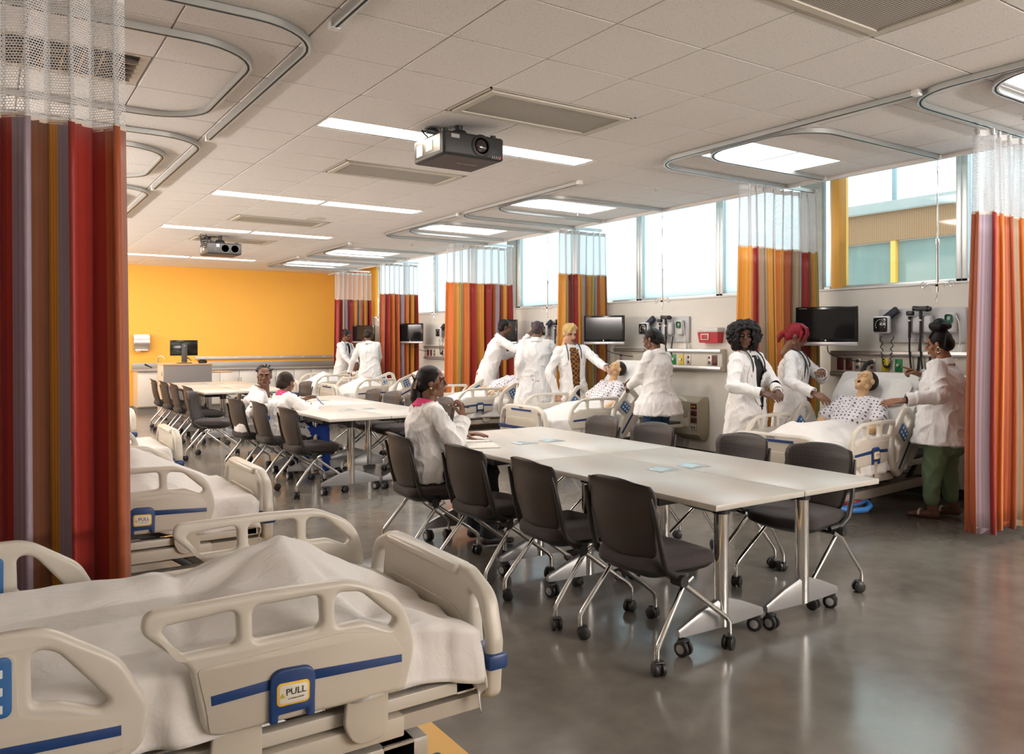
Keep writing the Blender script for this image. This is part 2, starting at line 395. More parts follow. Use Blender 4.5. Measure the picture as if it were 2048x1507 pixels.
# ---------------------------------------------------------------- ceiling fixtures
M_LAMP = mat('lamp_diffuser', (1, 1, 1), 0.5, emit=((1.0, 0.93, 0.86), 5.5)); M_WHITE = mat('white_enamel', (0.80, 0.79, 0.77), 0.35)
M_LAMP2 = mat('troffer_diffuser', (1, 1, 1), 0.5, emit=((0.93, 0.98, 1.0), 3.0))
def area(parent, sx, sy, watt, col, z=-.03):
    L = bpy.data.lights.new('lamp', 'AREA'); L.shape = 'RECTANGLE'; L.size = sx; L.size_y = sy; L.energy = watt; L.color = col
    o = bpy.data.objects.new('lamp_light', L); COL.objects.link(o); o.parent = parent; o.location = (0, 0, z)
    return o
ROWN = ['nearest visible row, behind the big projector', 'second row from the camera', 'row above the far projector', 'last row before the yellow wall', 'row above the camera', 'row behind the camera']
def strip_light(x0, x1, y0, y1, label):
    t = thing('strip_light', label, 'ceiling light', ((x0 + x1) / 2, (y0 + y1) / 2, H), 0, 'recessed strip lights')
    wx, wy = (x1 - x0) / 2, (y1 - y0) / 2
    m = MB(); m.bx(-wx + .004, wx - .004, -wy + .004, -wy + .022, -.006, .05); m.bx(-wx + .004, wx - .004, wy - .022, wy - .004, -.006, .05)
    m.bx(-wx + .004, -wx + .025, -wy + .022, wy - .022, -.006, .05); m.bx(wx - .025, wx - .004, -wy + .022, wy - .022, -.006, .05)
    m.build('frame', M_WHITE, t)
    m = MB(); n = 8
    pr = [(-wy + .022 + (2 * wy - .044) * k / n, -.002 - .006 * math.cos(math.pi * (k / n * 2 - 1)) ) for k in range(n + 1)]
    for (a, za), (b, zb) in zip(pr, pr[1:]): m.quad((-wx + .025, a, za), (wx - .025, a, za), (wx - .025, b, zb), (-wx + .025, b, zb))
    m.build('diffuser', M_LAMP, t)
    area(t, 2 * wx - .06, 2 * wy - .06, LAMP_W, LAMP_COL, -.0105)
for r, (a, b) in enumerate(STRIPS):
    strip_light(GX(0), GX(2), a, b, 'white strip light, left half of the ' + ROWN[r])
    strip_light(GX(2), GX(4), a, b, 'white strip light, right half of the ' + ROWN[r])
TN = ['nearest bed on the right with the red-haired student', 'second right-hand bed with the blond student', 'third right-hand bed', 'fourth right-hand bed', 'farthest right-hand bed', 'curtained bay at the right edge']
for (x0, x1, y0, y1), n in zip(TROFF, TN):
    t = thing('troffer_light', 'square-lensed ceiling light over the ' + n, 'ceiling light', ((x0 + x1) / 2, (y0 + y1) / 2, H), 0, 'bay ceiling lights')
    wx, wy = (x1 - x0) / 2, (y1 - y0) / 2
    m = MB(); m.bx(-wx + .004, wx - .004, -wy + .004, -wy + .03, -.006, .05); m.bx(-wx + .004, wx - .004, wy - .03, wy - .004, -.006, .05)
    m.bx(-wx + .004, -wx + .03, -wy + .03, wy - .03, -.006, .05); m.bx(wx - .03, wx - .004, -wy + .03, wy - .03, -.006, .05); m.bx(-.012, .012, -wy + .03, wy - .03, -.006, .02)
    m.build('frame', M_WHITE, t)
    for s_ in (-1, 1): MB().bx(s_ * wx / 2 - wx / 2 + .02, s_ * wx / 2 + wx / 2 - .02, -wy + .03, wy - .03, -.004, .004).build('lens', M_LAMP2, t)
    area(t, 2 * wx - .1, 2 * wy - .1, LAMP_W * 0.55, (0.95, 0.97, 1.0), -.0075)
def vent_mat():
    m, nt, b = nodes_of('perforated_metal'); tc = nt.nodes.new('ShaderNodeTexCoord'); sep = nt.nodes.new('ShaderNodeSeparateXYZ'); nt.links.new(tc.outputs['Object'], sep.inputs[0])
    def fr(axis, off):
        a = nt.nodes.new('ShaderNodeMath'); a.operation = 'MULTIPLY_ADD'; a.inputs[1].default_value = 1 / 0.0135; a.inputs[2].default_value = off; nt.links.new(sep.outputs[axis], a.inputs[0])
        b_ = nt.nodes.new('ShaderNodeMath'); b_.operation = 'FRACT'; nt.links.new(a.outputs[0], b_.inputs[0])
        c = nt.nodes.new('ShaderNodeMath'); c.operation = 'SUBTRACT'; c.inputs[1].default_value = .5; nt.links.new(b_.outputs[0], c.inputs[0])
        d = nt.nodes.new('ShaderNodeMath'); d.operation = 'POWER'; d.inputs[1].default_value = 2; nt.links.new(c.outputs[0], d.inputs[0]); return d
    s = nt.nodes.new('ShaderNodeMath'); nt.links.new(fr('X', 0).outputs[0], s.inputs[0]); nt.links.new(fr('Y', 0).outputs[0], s.inputs[1])
    l = nt.nodes.new('ShaderNodeMath'); l.operation = 'LESS_THAN'; l.inputs[1].default_value = .125; nt.links.new(s.outputs[0], l.inputs[0])
    mx = nt.nodes.new('ShaderNodeMix'); mx.data_type = 'RGBA'; mx.inputs[6].default_value = (.62, .585, .51, 1); mx.inputs[7].default_value = (.035, .032, .03, 1)
    nt.links.new(l.outputs[0], mx.inputs[0]); nt.links.new(mx.outputs[2], b.inputs['Base Color']); b.inputs['Roughness'].default_value = .6; return m
M_PERF = vent_mat(); M_BEIGE = mat('vent_beige', (0.62, 0.575, 0.49), 0.5)
VN = ['beside the big projector', 'at the top right corner of the ceiling', 'between the big projector and the second light row', 'beyond the second light row', 'beyond the far projector']
for (x0, x1, y0, y1), n in zip(VENTS, VN):
    t = thing('ceiling_vent', 'beige perforated ceiling vent ' + n, 'vent', ((x0 + x1) / 2, (y0 + y1) / 2, H), 0, 'perforated ceiling vents')
    wx, wy = (x1 - x0) / 2 - .008, (y1 - y0) / 2 - .008
    MB().bx(-wx, wx, -wy, wy, .0, .02).build('backing', M_GAP, t)
    m = MB(); fw = .045
    for (a, b, c, d) in ((-wx + .03, wx - .03, -wy + .03, -wy + .03 + fw), (-wx + .03, wx - .03, wy - .03 - fw, wy - .03), (-wx + .03, -wx + .03 + fw, -wy + .03 + fw, wy - .03 - fw), (wx - .03 - fw, wx - .03, -wy + .03 + fw, wy - .03 - fw)): m.bx(a, b, c, d, -.022, -.004)
    m.build('frame', M_BEIGE, t)
    m = MB()
    for (a, b, c, d) in ((-wx, wx, -wy, -wy + .012), (-wx, wx, wy - .012, wy), (-wx, -wx + .012, -wy, wy), (wx - .012, wx, -wy, wy)): m.bx(a, b, c, d, -.012, .004)
    m.build('rim', M_BEIGE, t)
    MB().bx(-wx + .03 + fw, wx - .03 - fw, -wy + .03 + fw, wy - .03 - fw, -.014, -.006).build('perforated_plate', M_PERF, t)
M_LOUV = mat('louver_metal', (0.50, 0.42, 0.36), 0.25, 0.9); M_DARK = mat('dark_void', (0.05, 0.045, 0.04), 0.7)
for k, (x0, x1, y0, y1) in enumerate(LOUV):
    t = thing('louver_light', 'unlit ceiling light with metal louvers behind the ' + ('striped curtain mesh' if k == 0 else 'nearest left-hand track'), 'ceiling light', ((x0 + x1) / 2, (y0 + y1) / 2, H), 0)
    wx, wy = (x1 - x0) / 2, (y1 - y0) / 2
    m = MB()
    for (a, b, c, d) in ((-wx + .01, wx - .01, -wy + .01, -wy + .045), (-wx + .01, wx - .01, wy - .045, wy - .01), (-wx + .01, -wx + .06, -wy + .045, wy - .045), (wx - .06, wx - .01, -wy + .045, wy - .045)): m.bx(a, b, c, d, -.008, .05)
    m.build('frame', M_BEIGE, t)
    MB().bx(-wx + .05, wx - .05, -wy + .04, wy - .04, .002, .006).build('reflector', M_DARK, t)
    for j in range(1, 6): yy = -wy + .045 + (2 * wy - .09) * j / 6; MB().bx(-wx + .06, wx - .06, yy - .003, yy + .003, -.03, .002).build('louver_blade', M_LOUV, t)
    for j in range(1, 12): xx = -wx + .06 + (2 * wx - .12) * j / 12; MB().bx(xx - .003, xx + .003, -wy + .045, wy - .045, -.03, .002).build('louver_blade', M_LOUV, t)
tag(MB().lathe([(.0, 0), (.13, 0), (.135, .006), (.0, .008)], seg=32).build('ceiling_speaker', mat('speaker_grille', (.66, .63, .58), .6), loc=(3.53, 10.2, H - .018)), 'round flush ceiling speaker beyond the second light row', 'speaker')
for k, (x, y, w_) in enumerate(((5.72, 6.15, 'between the first and second right-hand bays'), (6.0, 4.1 - 1.4, 'above the bay at the right edge'), (5.75, 11.95, 'between the third and fourth right-hand bays'), (6.05, 7.9, 'over the second right-hand bed'))):
    t = thing('sprinkler_head', 'small ceiling sprinkler head ' + w_, 'sprinkler', (x, y, H - .01))
    MB().lathe([(0, -.004), (.035, -.004), (.035, 0), (0, 0)]).build('escutcheon', M_WHITE, t); MB().cyl((0, 0, -.004), (0, 0, -.035), .008, .006).lathe([(0, -.038), (.016, -.038), (.016, -.035), (0, -.035)], seg=12).build('deflector', mat('sprinkler_metal', (.35, .32, .3), .4, .8), t)

# ---------------------------------------------------------------- unseen fill lights added on the left and near walls to brighten the ceiling
UP_COL = (1.0, 0.91, 0.85)
def add_fill_light(x, y, z, rz, label, watt):
    t = thing('fill_light', label, 'added fill light', (x, y, z), rz, 'added fill lights')
    MB().loft([[(a, -.6, b) for a, b in ((0, -.07), (.10, -.06), (.14, .0), (.12, .05), (0, .07))], [(a, .6, b) for a, b in ((0, -.07), (.10, -.06), (.14, .0), (.12, .05), (0, .07))]]).build('housing', M_WHITE, t)
    c_ = Vector((.085, 0, .118)); t_ = Vector((-.8, 0, .6)); MB().box(tuple(c_ - Vector((.6, 0, .8)) * .012), (.15, 1.14, .014), .003, rot=Matrix.Rotation(math.atan2(.6, .8), 3, 'Y')).build('fill_light_lens', M_WHITE, t)
    L = bpy.data.lights.new('lamp', 'AREA'); L.shape = 'RECTANGLE'; L.size = 1.1; L.size_y = .13; L.energy = watt; L.color = UP_COL
    o = bpy.data.objects.new('lamp_light', L); COL.objects.link(o); o.parent = t; o.location = c_; d = Vector((.60, 0, .80)); o.rotation_euler = d.to_track_quat('-Z', 'X').to_euler(); o.rotation_euler.rotate_axis('Z', R(90))
for k, (y, wt) in enumerate(((7.4, 54), (9.8, 66), (12.3, 74), (14.8, 88), (17.2, 92))): add_fill_light(XL, y, 1.95, 0, 'unseen white fill light added on the left wall, number %s from the camera' % ['one', 'two', 'three', 'four', 'five'][k], wt)
for k, (x, wt) in enumerate(((3.9, 90), (5.3, 140), (6.7, 100))): add_fill_light(x, YN, 1.95, R(90), 'unseen white fill light added on the wall behind the camera, %s' % ['left', 'middle', 'right'][k], wt)
# ---------------------------------------------------------------- curtain tracks
M_TRACK = mat('track_aluminium', (0.56, 0.58, 0.57), 0.32, 0.75); M_SLOT = mat('track_slot', (0.03, 0.03, 0.03), 0.8)
def arc_corner(path, rad, n=8):
    P = [Vector(p) for p in path]; out = [P[0]]
    for i in range(1, len(P) - 1):
        a = (P[i - 1] - P[i]).normalized(); b = (P[i + 1] - P[i]).normalized()
        p0 = P[i] + a * rad; c = p0 + b * rad
        for k in range(n + 1):
            th = math.pi / 2 * k / n; out.append(c - b * rad * math.cos(th) - a * rad * math.sin(th))
    out.append(P[-1]); return out
def track(path, label, rad=.38, group=None, z=None):
    z = H - .046 if z is None else z
    t = thing('curtain_track', label, 'curtain track', (path[0][0], path[0][1], z), 0, group)
    pts = arc_corner([(x - path[0][0], y - path[0][1], 0) for x, y in path], rad)
    w_ = .019; hgt = .033
    MB().tube(pts, 0, prof=[(-w_, 0), (w_, 0), (w_, hgt), (-w_, hgt)]).build('rail', M_TRACK, t)
    MB().tube(pts, 0, prof=[(-.006, -.0012), (.006, -.0012), (.006, .004), (-.006, .004)]).build('slot', M_SLOT, t)
    for p in (pts[0], pts[-1]): MB().box((p.x, p.y, .016), (.05, .05, .04), .004).build('end_cap', M_WHITE, t)
    return t
HX = 4.85
BAYN = ['bay at the right edge', 'nearest right-hand bed', 'second right-hand bed', 'third right-hand bed', 'fourth right-hand bed', 'farthest right-hand bed']
RB = [(2.95, 0.2), (5.30, 2.82), (8.88, 6.30), (11.2, 8.76), (14.72, 12.35), (17.2, 14.92)]     # far line Y, header end Y
for (yf, yh), n in zip(RB, BAYN):
    track([(7.2, yf), (HX, yf), (HX, yh)], 'outer aluminium curtain track round the ' + n, .36, 'outer curtain tracks')
RI = [(2.52, .9), (4.83, 3.71), (8.2, 7.08), (10.6, 9.46), (14.1, 13.0), (16.6, 15.5)]
for (yf, yn), n in zip(RI, BAYN):
    track([(6.70, yf), (HX + .09, yf), (HX + .09, yn), (6.72, yn)], 'inner looped aluminium track over the ' + n, .36, 'inner looped tracks', H - .044)
LN = ['nearest left-hand bed', 'second left-hand bed', 'third left-hand bed', 'fourth left-hand bed']
for k, (y0, y1) in enumerate(((.2, 1.4), (3.95, 6.55), (6.6, 9.0), (9.05, 11.5))):
    track([(-1.6, y0 if k else 1.40), (1.43, y0 if k else 1.40), (1.43, y1 if k else 3.85)], 'left-hand outer curtain track beside the ' + LN[k], .36, 'left outer curtain tracks')
for k, (y0, y1) in enumerate(((4.42, 6.05), (7.1, 8.55), (9.5, 11.0))):
    track([(-1.6, y0), (1.25, y0), (1.25, y1), (-1.6, y1)], 'left-hand inner looped track over the ' + LN[k + 1], .36, 'left inner looped tracks', H - .044)

# ---------------------------------------------------------------- cubicle curtains
def stripe_mat(name, seed, seq):
    """cloth dyed in broad stripes with fine pinstripes; uv.x runs along the cloth, 0..1"""
    m, nt, b = nodes_of(name); uv = nt.nodes.new('ShaderNodeUVMap'); uv.uv_map = 'stripe'; sep = nt.nodes.new('ShaderNodeSeparateXYZ'); nt.links.new(uv.outputs[0], sep.inputs[0])
    rng = random.Random(seed); cr = nt.nodes.new('ShaderNodeValToRGB'); cr.color_ramp.interpolation = 'CONSTANT'; els = cr.color_ramp.elements; tot = sum(w_ for w_, c in seq); pos = 0.0
    for k, (w_, c) in enumerate(seq[:31]):
        e = els[k] if k < 2 else els.new(min(pos, .999)); e.position = min(pos, .999); e.color = (*c, 1); pos += w_ / tot
    nt.links.new(sep.outputs[0], cr.inputs[0])
    wv = nt.nodes.new('ShaderNodeTexNoise'); wv.noise_dimensions = '1D'; wv.inputs['Detail'].default_value = 3; wv.inputs['Scale'].default_value = 1.0
    sc = nt.nodes.new('ShaderNodeMath'); sc.operation = 'MULTIPLY'; sc.inputs[1].default_value = 260; nt.links.new(sep.outputs[0], sc.inputs[0]); nt.links.new(sc.outputs[0], wv.inputs['W'])
    mr = nt.nodes.new('ShaderNodeMapRange'); mr.inputs[1].default_value = .3; mr.inputs[2].default_value = .7; mr.inputs[3].default_value = .78; mr.inputs[4].default_value = 1.2; nt.links.new(wv.outputs[0], mr.inputs[0])
    ml = nt.nodes.new('ShaderNodeMix'); ml.data_type = 'RGBA'; ml.blend_type = 'MULTIPLY'; ml.inputs[0].default_value = 1; nt.links.new(cr.outputs[0], ml.inputs[6])
    nt.links.new(mr.outputs[0], ml.inputs[7]); nt.links.new(ml.outputs[2], b.inputs['Base Color'])
    b.inputs['Roughness'].default_value = .48; b.inputs['Sheen Weight'].default_value = .2; b.inputs['Specular IOR Level'].default_value = .4
    return m
def net_mat():
    m = bpy.data.materials.new('white_netting'); m.use_nodes = True; nt = m.node_tree; b = nt.nodes['Principled BSDF']; b.inputs['Base Color'].default_value = (.78, .78, .79, 1); b.inputs['Roughness'].default_value = .7
    tl = nt.nodes.new('ShaderNodeBsdfTranslucent'); tl.inputs[0].default_value = (.7, .7, .7, 1); cl = nt.nodes.new('ShaderNodeMixShader'); cl.inputs[0].default_value = .4; nt.links.new(b.outputs[0], cl.inputs[1]); nt.links.new(tl.outputs[0], cl.inputs[2])
    uv = nt.nodes.new('ShaderNodeUVMap'); mp_ = nt.nodes.new('ShaderNodeMapping'); nt.links.new(uv.outputs[0], mp_.inputs[0])
    vor = nt.nodes.new('ShaderNodeTexBrick'); vor.offset = .5; vor.inputs['Scale'].default_value = 1.0; vor.inputs['Mortar Size'].default_value = .0020; vor.inputs['Brick Width'].default_value = .014; vor.inputs['Row Height'].default_value = .011; vor.inputs['Mortar Smooth'].default_value = .1
    vor.inputs['Color1'].default_value = (0, 0, 0, 1); vor.inputs['Color2'].default_value = (0, 0, 0, 1); vor.inputs['Mortar'].default_value = (1, 1, 1, 1)
    mp_.inputs['Scale'].default_value = (2.6, 2.6, 1)   # uv in metres of cloth / 2.6
    nt.links.new(mp_.outputs[0], vor.inputs[0])
    tr = nt.nodes.new('ShaderNodeBsdfTransparent'); mx = nt.nodes.new('ShaderNodeMixShader'); nt.links.new(vor.outputs['Color'], mx.inputs[0]); nt.links.new(tr.outputs[0], mx.inputs[1]); nt.links.new(cl.outputs[0], mx.inputs[2])
    nt.links.new(mx.outputs[0], nt.nodes['Material Output'].inputs[0]); return m
M_NET = net_mat()
RED = (.34, .022, .012); DRED = (.16, .010, .007); ORA = (.66, .17, .025); AMB = (.70, .30, .04); TAN = (.42, .30, .19); GREY = (.36, .32, .30); LIL = (.36, .28, .33); RUST = (.40, .09, .025); BRN = (.17, .06, .025); OLIVE = (.40, .30, .08)
SEQ = [
 [(2, RUST), (2, LIL), (3, RED), (1, TAN), (4, ORA), (3, RUST), (2, BRN), (2, TAN), (4, ORA), (2, GREY), (3, RUST), (2, LIL), (4, RED), (2, BRN), (3, ORA), (2, AMB), (4, RUST), (3, RED)],
 [(5, AMB), (1, OLIVE), (2, ORA), (4, RED), (3, TAN), (1, GREY), (3, AMB), (1, BRN), (3, ORA), (2, AMB), (3, RUST), (2, BRN), (3, TAN), (2, GREY), (3, RED), (3, BRN), (2, AMB), (2, OLIVE)],
 [(4, AMB), (2, TAN), (1, OLIVE), (3, DRED), (3, RED), (4, AMB), (1, GREY), (3, BRN), (2, AMB), (3, OLIVE), (2, GREY), (2, RUST), (3, AMB), (2, BRN)],
 [(4, ORA), (3, AMB), (2, OLIVE), (1, GREY), (4, ORA), (3, RED), (2, ORA), (3, AMB), (2, BRN), (4, RED), (2, RUST), (2, LIL), (3, RUST), (3, AMB), (3, RED)],
 [(4, RUST), (1, LIL), (3, RED), (1, DRED), (4, ORA), (2, RUST), (3, ORA), (2, LIL), (1, GREY), (3, ORA), (2, BRN), (2, AMB), (3, RUST), (2, RED)],
 [(4, RED), (2, DRED), (2, TAN), (2, LIL), (2, DRED), (3, RED), (2, AMB), (2, BRN), (1, GREY), (3, RUST), (2, AMB), (3, DRED), (2, RED)],
 [(3, RED), (2, RUST), (3, GREY), (3, ORA), (3, DRED), (2, LIL), (3, RED), (3, BRN), (2, GREY), (2, ORA), (3, GREY), (4, RED), (3, DRED), (2, BRN), (3, ORA), (6, DRED), (1, RED), (3, LIL), (2, BRN), (2, AMB), (2, LIL), (7, RED), (4, RUST)]]
def curtain(x0, x1, y, label, seed, zb=.10, ztop=2.375, folds=9, amp=.055, hooks=0, direction=1, width=1.0, flare=.04, ztrack=H - .05):
    """a bunched curtain hanging along X at Y = y"""
    rng = random.Random(seed); t = thing('cubicle_curtain', label, 'curtain', (x0, y, 0), 0, 'cubicle curtains')
    nf = folds * 10; L = x1 - x0; ph = [rng.uniform(-.35, .35) for _ in range(folds * 2 + 3)]; am = [rng.uniform(.55, 1.25) for _ in range(folds * 2 + 3)]
    def path(s, v):   # s in 0..1 along, v height 0 bottom .. 1 top
        k = s * folds; i = int(k * 2) % len(am); a = am[i] * (1 - (k * 2 % 1)) + am[(i + 1) % len(am)] * (k * 2 % 1)
        spread = 1 + flare * (1 - v)
        px = (s - .5) * L * spread + L / 2 + L / folds * .20 * math.sin(4 * math.pi * k + ph[int(k) % len(ph)])
        w1 = math.sin(2 * math.pi * k); py = amp * a * math.copysign(abs(w1) ** .75, w1) * (.75 + .45 * (1 - v)) + .012 * math.sin(5 * v + 9 * s)
        return px, py
    ds = [0.0]; 
    for i in range(1, nf + 1):
        a = path(i / nf, .5); b = path((i - 1) / nf, .5); ds.append(ds[-1] + math.hypot(a[0] - b[0], a[1] - b[1]))
    def sheet(name, z0, z1, m, nv):
        bm = bmesh.new(); uvl = bm.loops.layers.uv.new('uv'); uv2 = bm.loops.layers.uv.new('stripe'); V = []
        for j in range(nv + 1):
            z = z0 + (z1 - z0) * j / nv; v = (z - zb) / (3.0 - zb); row = []
            for i in range(nf + 1):
                px, py = path(i / nf, v); row.append(bm.verts.new((px, py, z + .006 * math.sin(i * .8))))
            V.append(row)
        for j in range(nv):
            for i in range(nf):
                f = bm.faces.new((V[j][i], V[j][i + 1], V[j + 1][i + 1], V[j + 1][i])); f.smooth = True
                for l, (ii, jj) in zip(f.loops, ((i, j), (i + 1, j), (i + 1, j + 1), (i, j + 1))): l[uvl].uv = (ds[ii] / 2.6 * direction, (z0 + (z1 - z0) * jj / nv) / 2.6); l[uv2].uv = (ds[ii] / ds[-1], .5)
        me = bpy.data.meshes.new(name); bm.to_mesh(me); bm.free(); return obj(name, me, m, t)
    fb = sheet('fabric', zb, ztop, stripe_mat('curtain_stripes_%d' % seed, seed, SEQ[seed]), 14)
    md = fb.modifiers.new('th', 'SOLIDIFY'); md.thickness = .003
    sheet('binding', ztop - .008, ztop + .010, mat('curtain_binding', (.78, .66, .55), .7), 1)
    sheet('netting', ztop + .010, ztrack - .06, M_NET, 3)
    sheet('top_hem', ztrack - .065, ztrack - .02, mat('curtain_hem', (.80, .80, .80), .7), 1)
    sheet('bottom_hem', zb, zb + .045, MATS['curtain_stripes_%d' % seed], 1)
    for i in range(hooks):
        px, py = path((i + .5) / hooks, 1.0)
        MB().tube([(px, py, ztrack - .035), (px + .008, py, ztrack - .02), (px, py * .5, ztrack), (px, 0, ztrack + .012)], .0025, 6).build('hook', M_TRACK, t)
    return t
curtain(5.86, 7.2, 2.95, 'striped rust and orange curtain at the right edge of the room', 0, .07, folds=9, amp=.07, hooks=12)
curtain(6.03, 7.2, 5.30, 'orange striped curtain behind the student with curly black hair', 1, .10, folds=9, hooks=12)
curtain(6.49, 7.33, 8.90, 'amber and brown striped curtain behind the blond student', 2, .10, folds=7, hooks=10)
curtain(5.98, 7.22, 11.2, 'orange and red striped curtain behind the tall student reaching out', 3, .10, folds=9, hooks=10)
curtain(6.40, 7.22, 14.72, 'rust striped curtain behind the fourth right-hand bed', 4, .10, folds=8, hooks=8)
curtain(6.40, 7.26, 17.2, 'dark red striped curtain beside the yellow wall', 5, .10, folds=8, hooks=8)
curtain(-.95, .50, 3.93, 'tall red striped curtain hanging at the left edge of the picture', 6, .12, folds=9, amp=.075, direction=1)
# ================================================================ TABLES
M_TOP = mat('laminate_top', (0.56, 0.525, 0.47), 0.32, noise_amt=.01, noise_scale=3); M_EDGE = mat('table_edge', (0.68, 0.62, 0.55), 0.4)
M_CHROME = mat('chrome', (0.80, 0.79, 0.77), 0.07, 1.0); M_SILVER = mat('silver_paint', (0.34, 0.34, 0.34), 0.36, 0.5); M_BLK = mat('black_plastic', (0.018, 0.017, 0.017), 0.42)
M_WHEELCAP = mat('wheel_cap', (0.45, 0.45, 0.45), 0.35, .4); M_HATCH = mat('hatch_metal', (0.50, 0.56, 0.57), 0.25, 0.7)
def wheel_mesh(r, w, name):
    m = MB()
    for s_ in (-1, 1): m.lathe([(0, s_ * (w / 2 - .001) - w * .2), (r * .82, s_ * (w / 2 - .001) - w * .2), (r, s_ * w * .32 - w * .18), (r, s_ * w * .32 + w * .18), (r * .82, s_ * w * .5 + w * .02), (0, s_ * w * .5 + w * .02)], axis='X', seg=20)
    return m.mesh(name)
def caster(parent, loc, rz, r=.03, w=.05, cap=False, wm=None, name='caster', yoke=.05):
    """twin-wheel caster; loc = floor point"""
    c = obj(name, CAST[(r, w)][0], M_BLK, parent, loc=loc); c.rotation_euler = (0, 0, rz)
    if cap:
        for cm_ in CAST[(r, w)][1:]: obj('wheel_cap', cm_, M_WHEELCAP, c)
    return c
CAST = {}
def mk_caster(r, w):
    m = MB(); off = r * .55
    for s_ in (-1, 1):
        m.lathe([(0, s_ * w * .30 - w * .18), (r * .85, s_ * w * .30 - w * .18), (r, s_ * w * .30 - w * .12), (r, s_ * w * .30 + w * .12), (r * .85, s_ * w * .30 + w * .18), (0, s_ * w * .30 + w * .18)], c=(0, off, r), axis='X', seg=20)
    m.box((0, off * .6, r * 1.05), (w * .28, r * 1.5, r * 1.3), .004); m.cyl((0, 0, r * 1.2), (0, 0, r * 2 + .02), .009, seg=10); m.box((0, off, 2 * r * .98), (w * .9, r * 1.1, r * .35), .006)
    cs_ = []
    for s_ in (-1, 1): cs_.append(MB().lathe([(0, s_ * w * .485), (r * .55, s_ * w * .485), (r * .66, s_ * w * .46), (0, s_ * w * .46)] if s_ > 0 else [(0, -w * .46), (r * .66, -w * .46), (r * .55, -w * .485), (0, -w * .485)], c=(0, off, r), axis='X', seg=20).mesh('wheel_cap'))
    CAST[(r, w)] = (m.mesh('caster'), cs_[0], cs_[1])
mk_caster(.037, .058); mk_caster(.031, .056)
def make_table(name):
    """flip-top training table 0.61 (x) by 1.52 (y), origin at centre on floor"""
    t = thing(name, '', 'table'); WX_, WY_ = .304, .770
    MB().bx(-WX_, WX_, -WY_, WY_, .709, .737, .004).build('table_top', M_TOP, t)
    MB().bx(-.03, .03, -.55, .55, .665, .700).build('beam', M_BLK, t)
    MB().bx(-.2, .05, -.3, .3, .64, .705, .01).build('cable_tray', M_BLK, t)
    for s_ in (-1, 1):
        y = s_ * .52
        MB().cyl((0, y, .085), (0, y, .64), .036, seg=24).build('column', M_CHROME, t)
        MB().cyl((0, y, .625), (0, y, .70), .043, seg=24).box((.0, y, .695), (.34, .05, .02), .004).build('column_cap', M_BLK, t)
        MB().tube([(.02, y - s_ * .05, .68), (.07, y - s_ * .09, .67), (.13, y - s_ * .11, .64)], [.012, .010, .008], 8).build('flip_lever', M_SILVER, t)
        for q in (-1, 1):
            m = MB(); w0, w1 = .022, .014
            r = []
            for (x, zb_, zt_, w_) in ((q * .025, .082, .215, w0), (q * .15, .082, .175, w0 * .8), (q * .29, .085, .118, w1)):
                r.append([(x, y - w_, zb_), (x, y + w_, zb_), (x, y + w_, zt_ - .012), (x, y + w_ * .6, zt_), (x, y - w_ * .6, zt_), (x, y - w_, zt_ - .012)])
            m.loft(r); f = m.build('foot', M_SILVER, t)
            caster(t, (q * .275, y, 0), R(90 if q > 0 else 250) * 1.0 + R(-60), .037, .058, True)
    return t
TAB = [(2.62, 3.86, 2.44, 5.53, 'front'), (2.58, 3.84, 7.12, 10.2, 'middle'), (2.5, 3.72, 11.72, 14.8, 'far')]
tab0 = None
for (x0, x1, y0, y1, nm) in TAB:
    xc, yc = (x0 + x1) / 2, (y0 + y1) / 2
    for sx in (-1, 1):
        for sy in (-1, 1):
            if tab0 is None: tab0 = make_table('training_table'); t = tab0
            else: t = copy_tree(tab0)
            t.location = (xc + sx * .3065, yc + sy * .7725, 0)
            t['label'] = 'pale laminate flip-top table on casters, %s %s quarter of the %s table group' % ('near' if sy < 0 else 'far', 'left' if sx < 0 else 'right', nm); t['group'] = 'training tables pushed together'
            t['category'] = 'table'
    for sy in (-1, 1):
        for sx in (-1, 1):
            h_ = thing('power_hatch', 'small metal power hatch lid at the %s end of the %s table group, %s one' % ('near' if sy < 0 else 'far', nm, 'left' if sx < 0 else 'right'), 'power hatch', (xc + sx * .115, yc + sy * .70, .737), 0, 'table power hatches')
            MB().box((0, 0, .001), (.16, .115, .004), .002).build('hatch_frame', M_SILVER, h_); m = MB(); n = 6
            m.loft([[(-.075 + .15 * k / n, -.05, .003 + .008 * math.sin(math.pi * k / n)), (-.075 + .15 * k / n, .05, .003 + .008 * math.sin(math.pi * k / n)), (-.075 + .15 * k / n, .05, .001), (-.075 + .15 * k / n, -.05, .001)] for k in range(n + 1)]).build('hatch_lid', M_HATCH, h_)
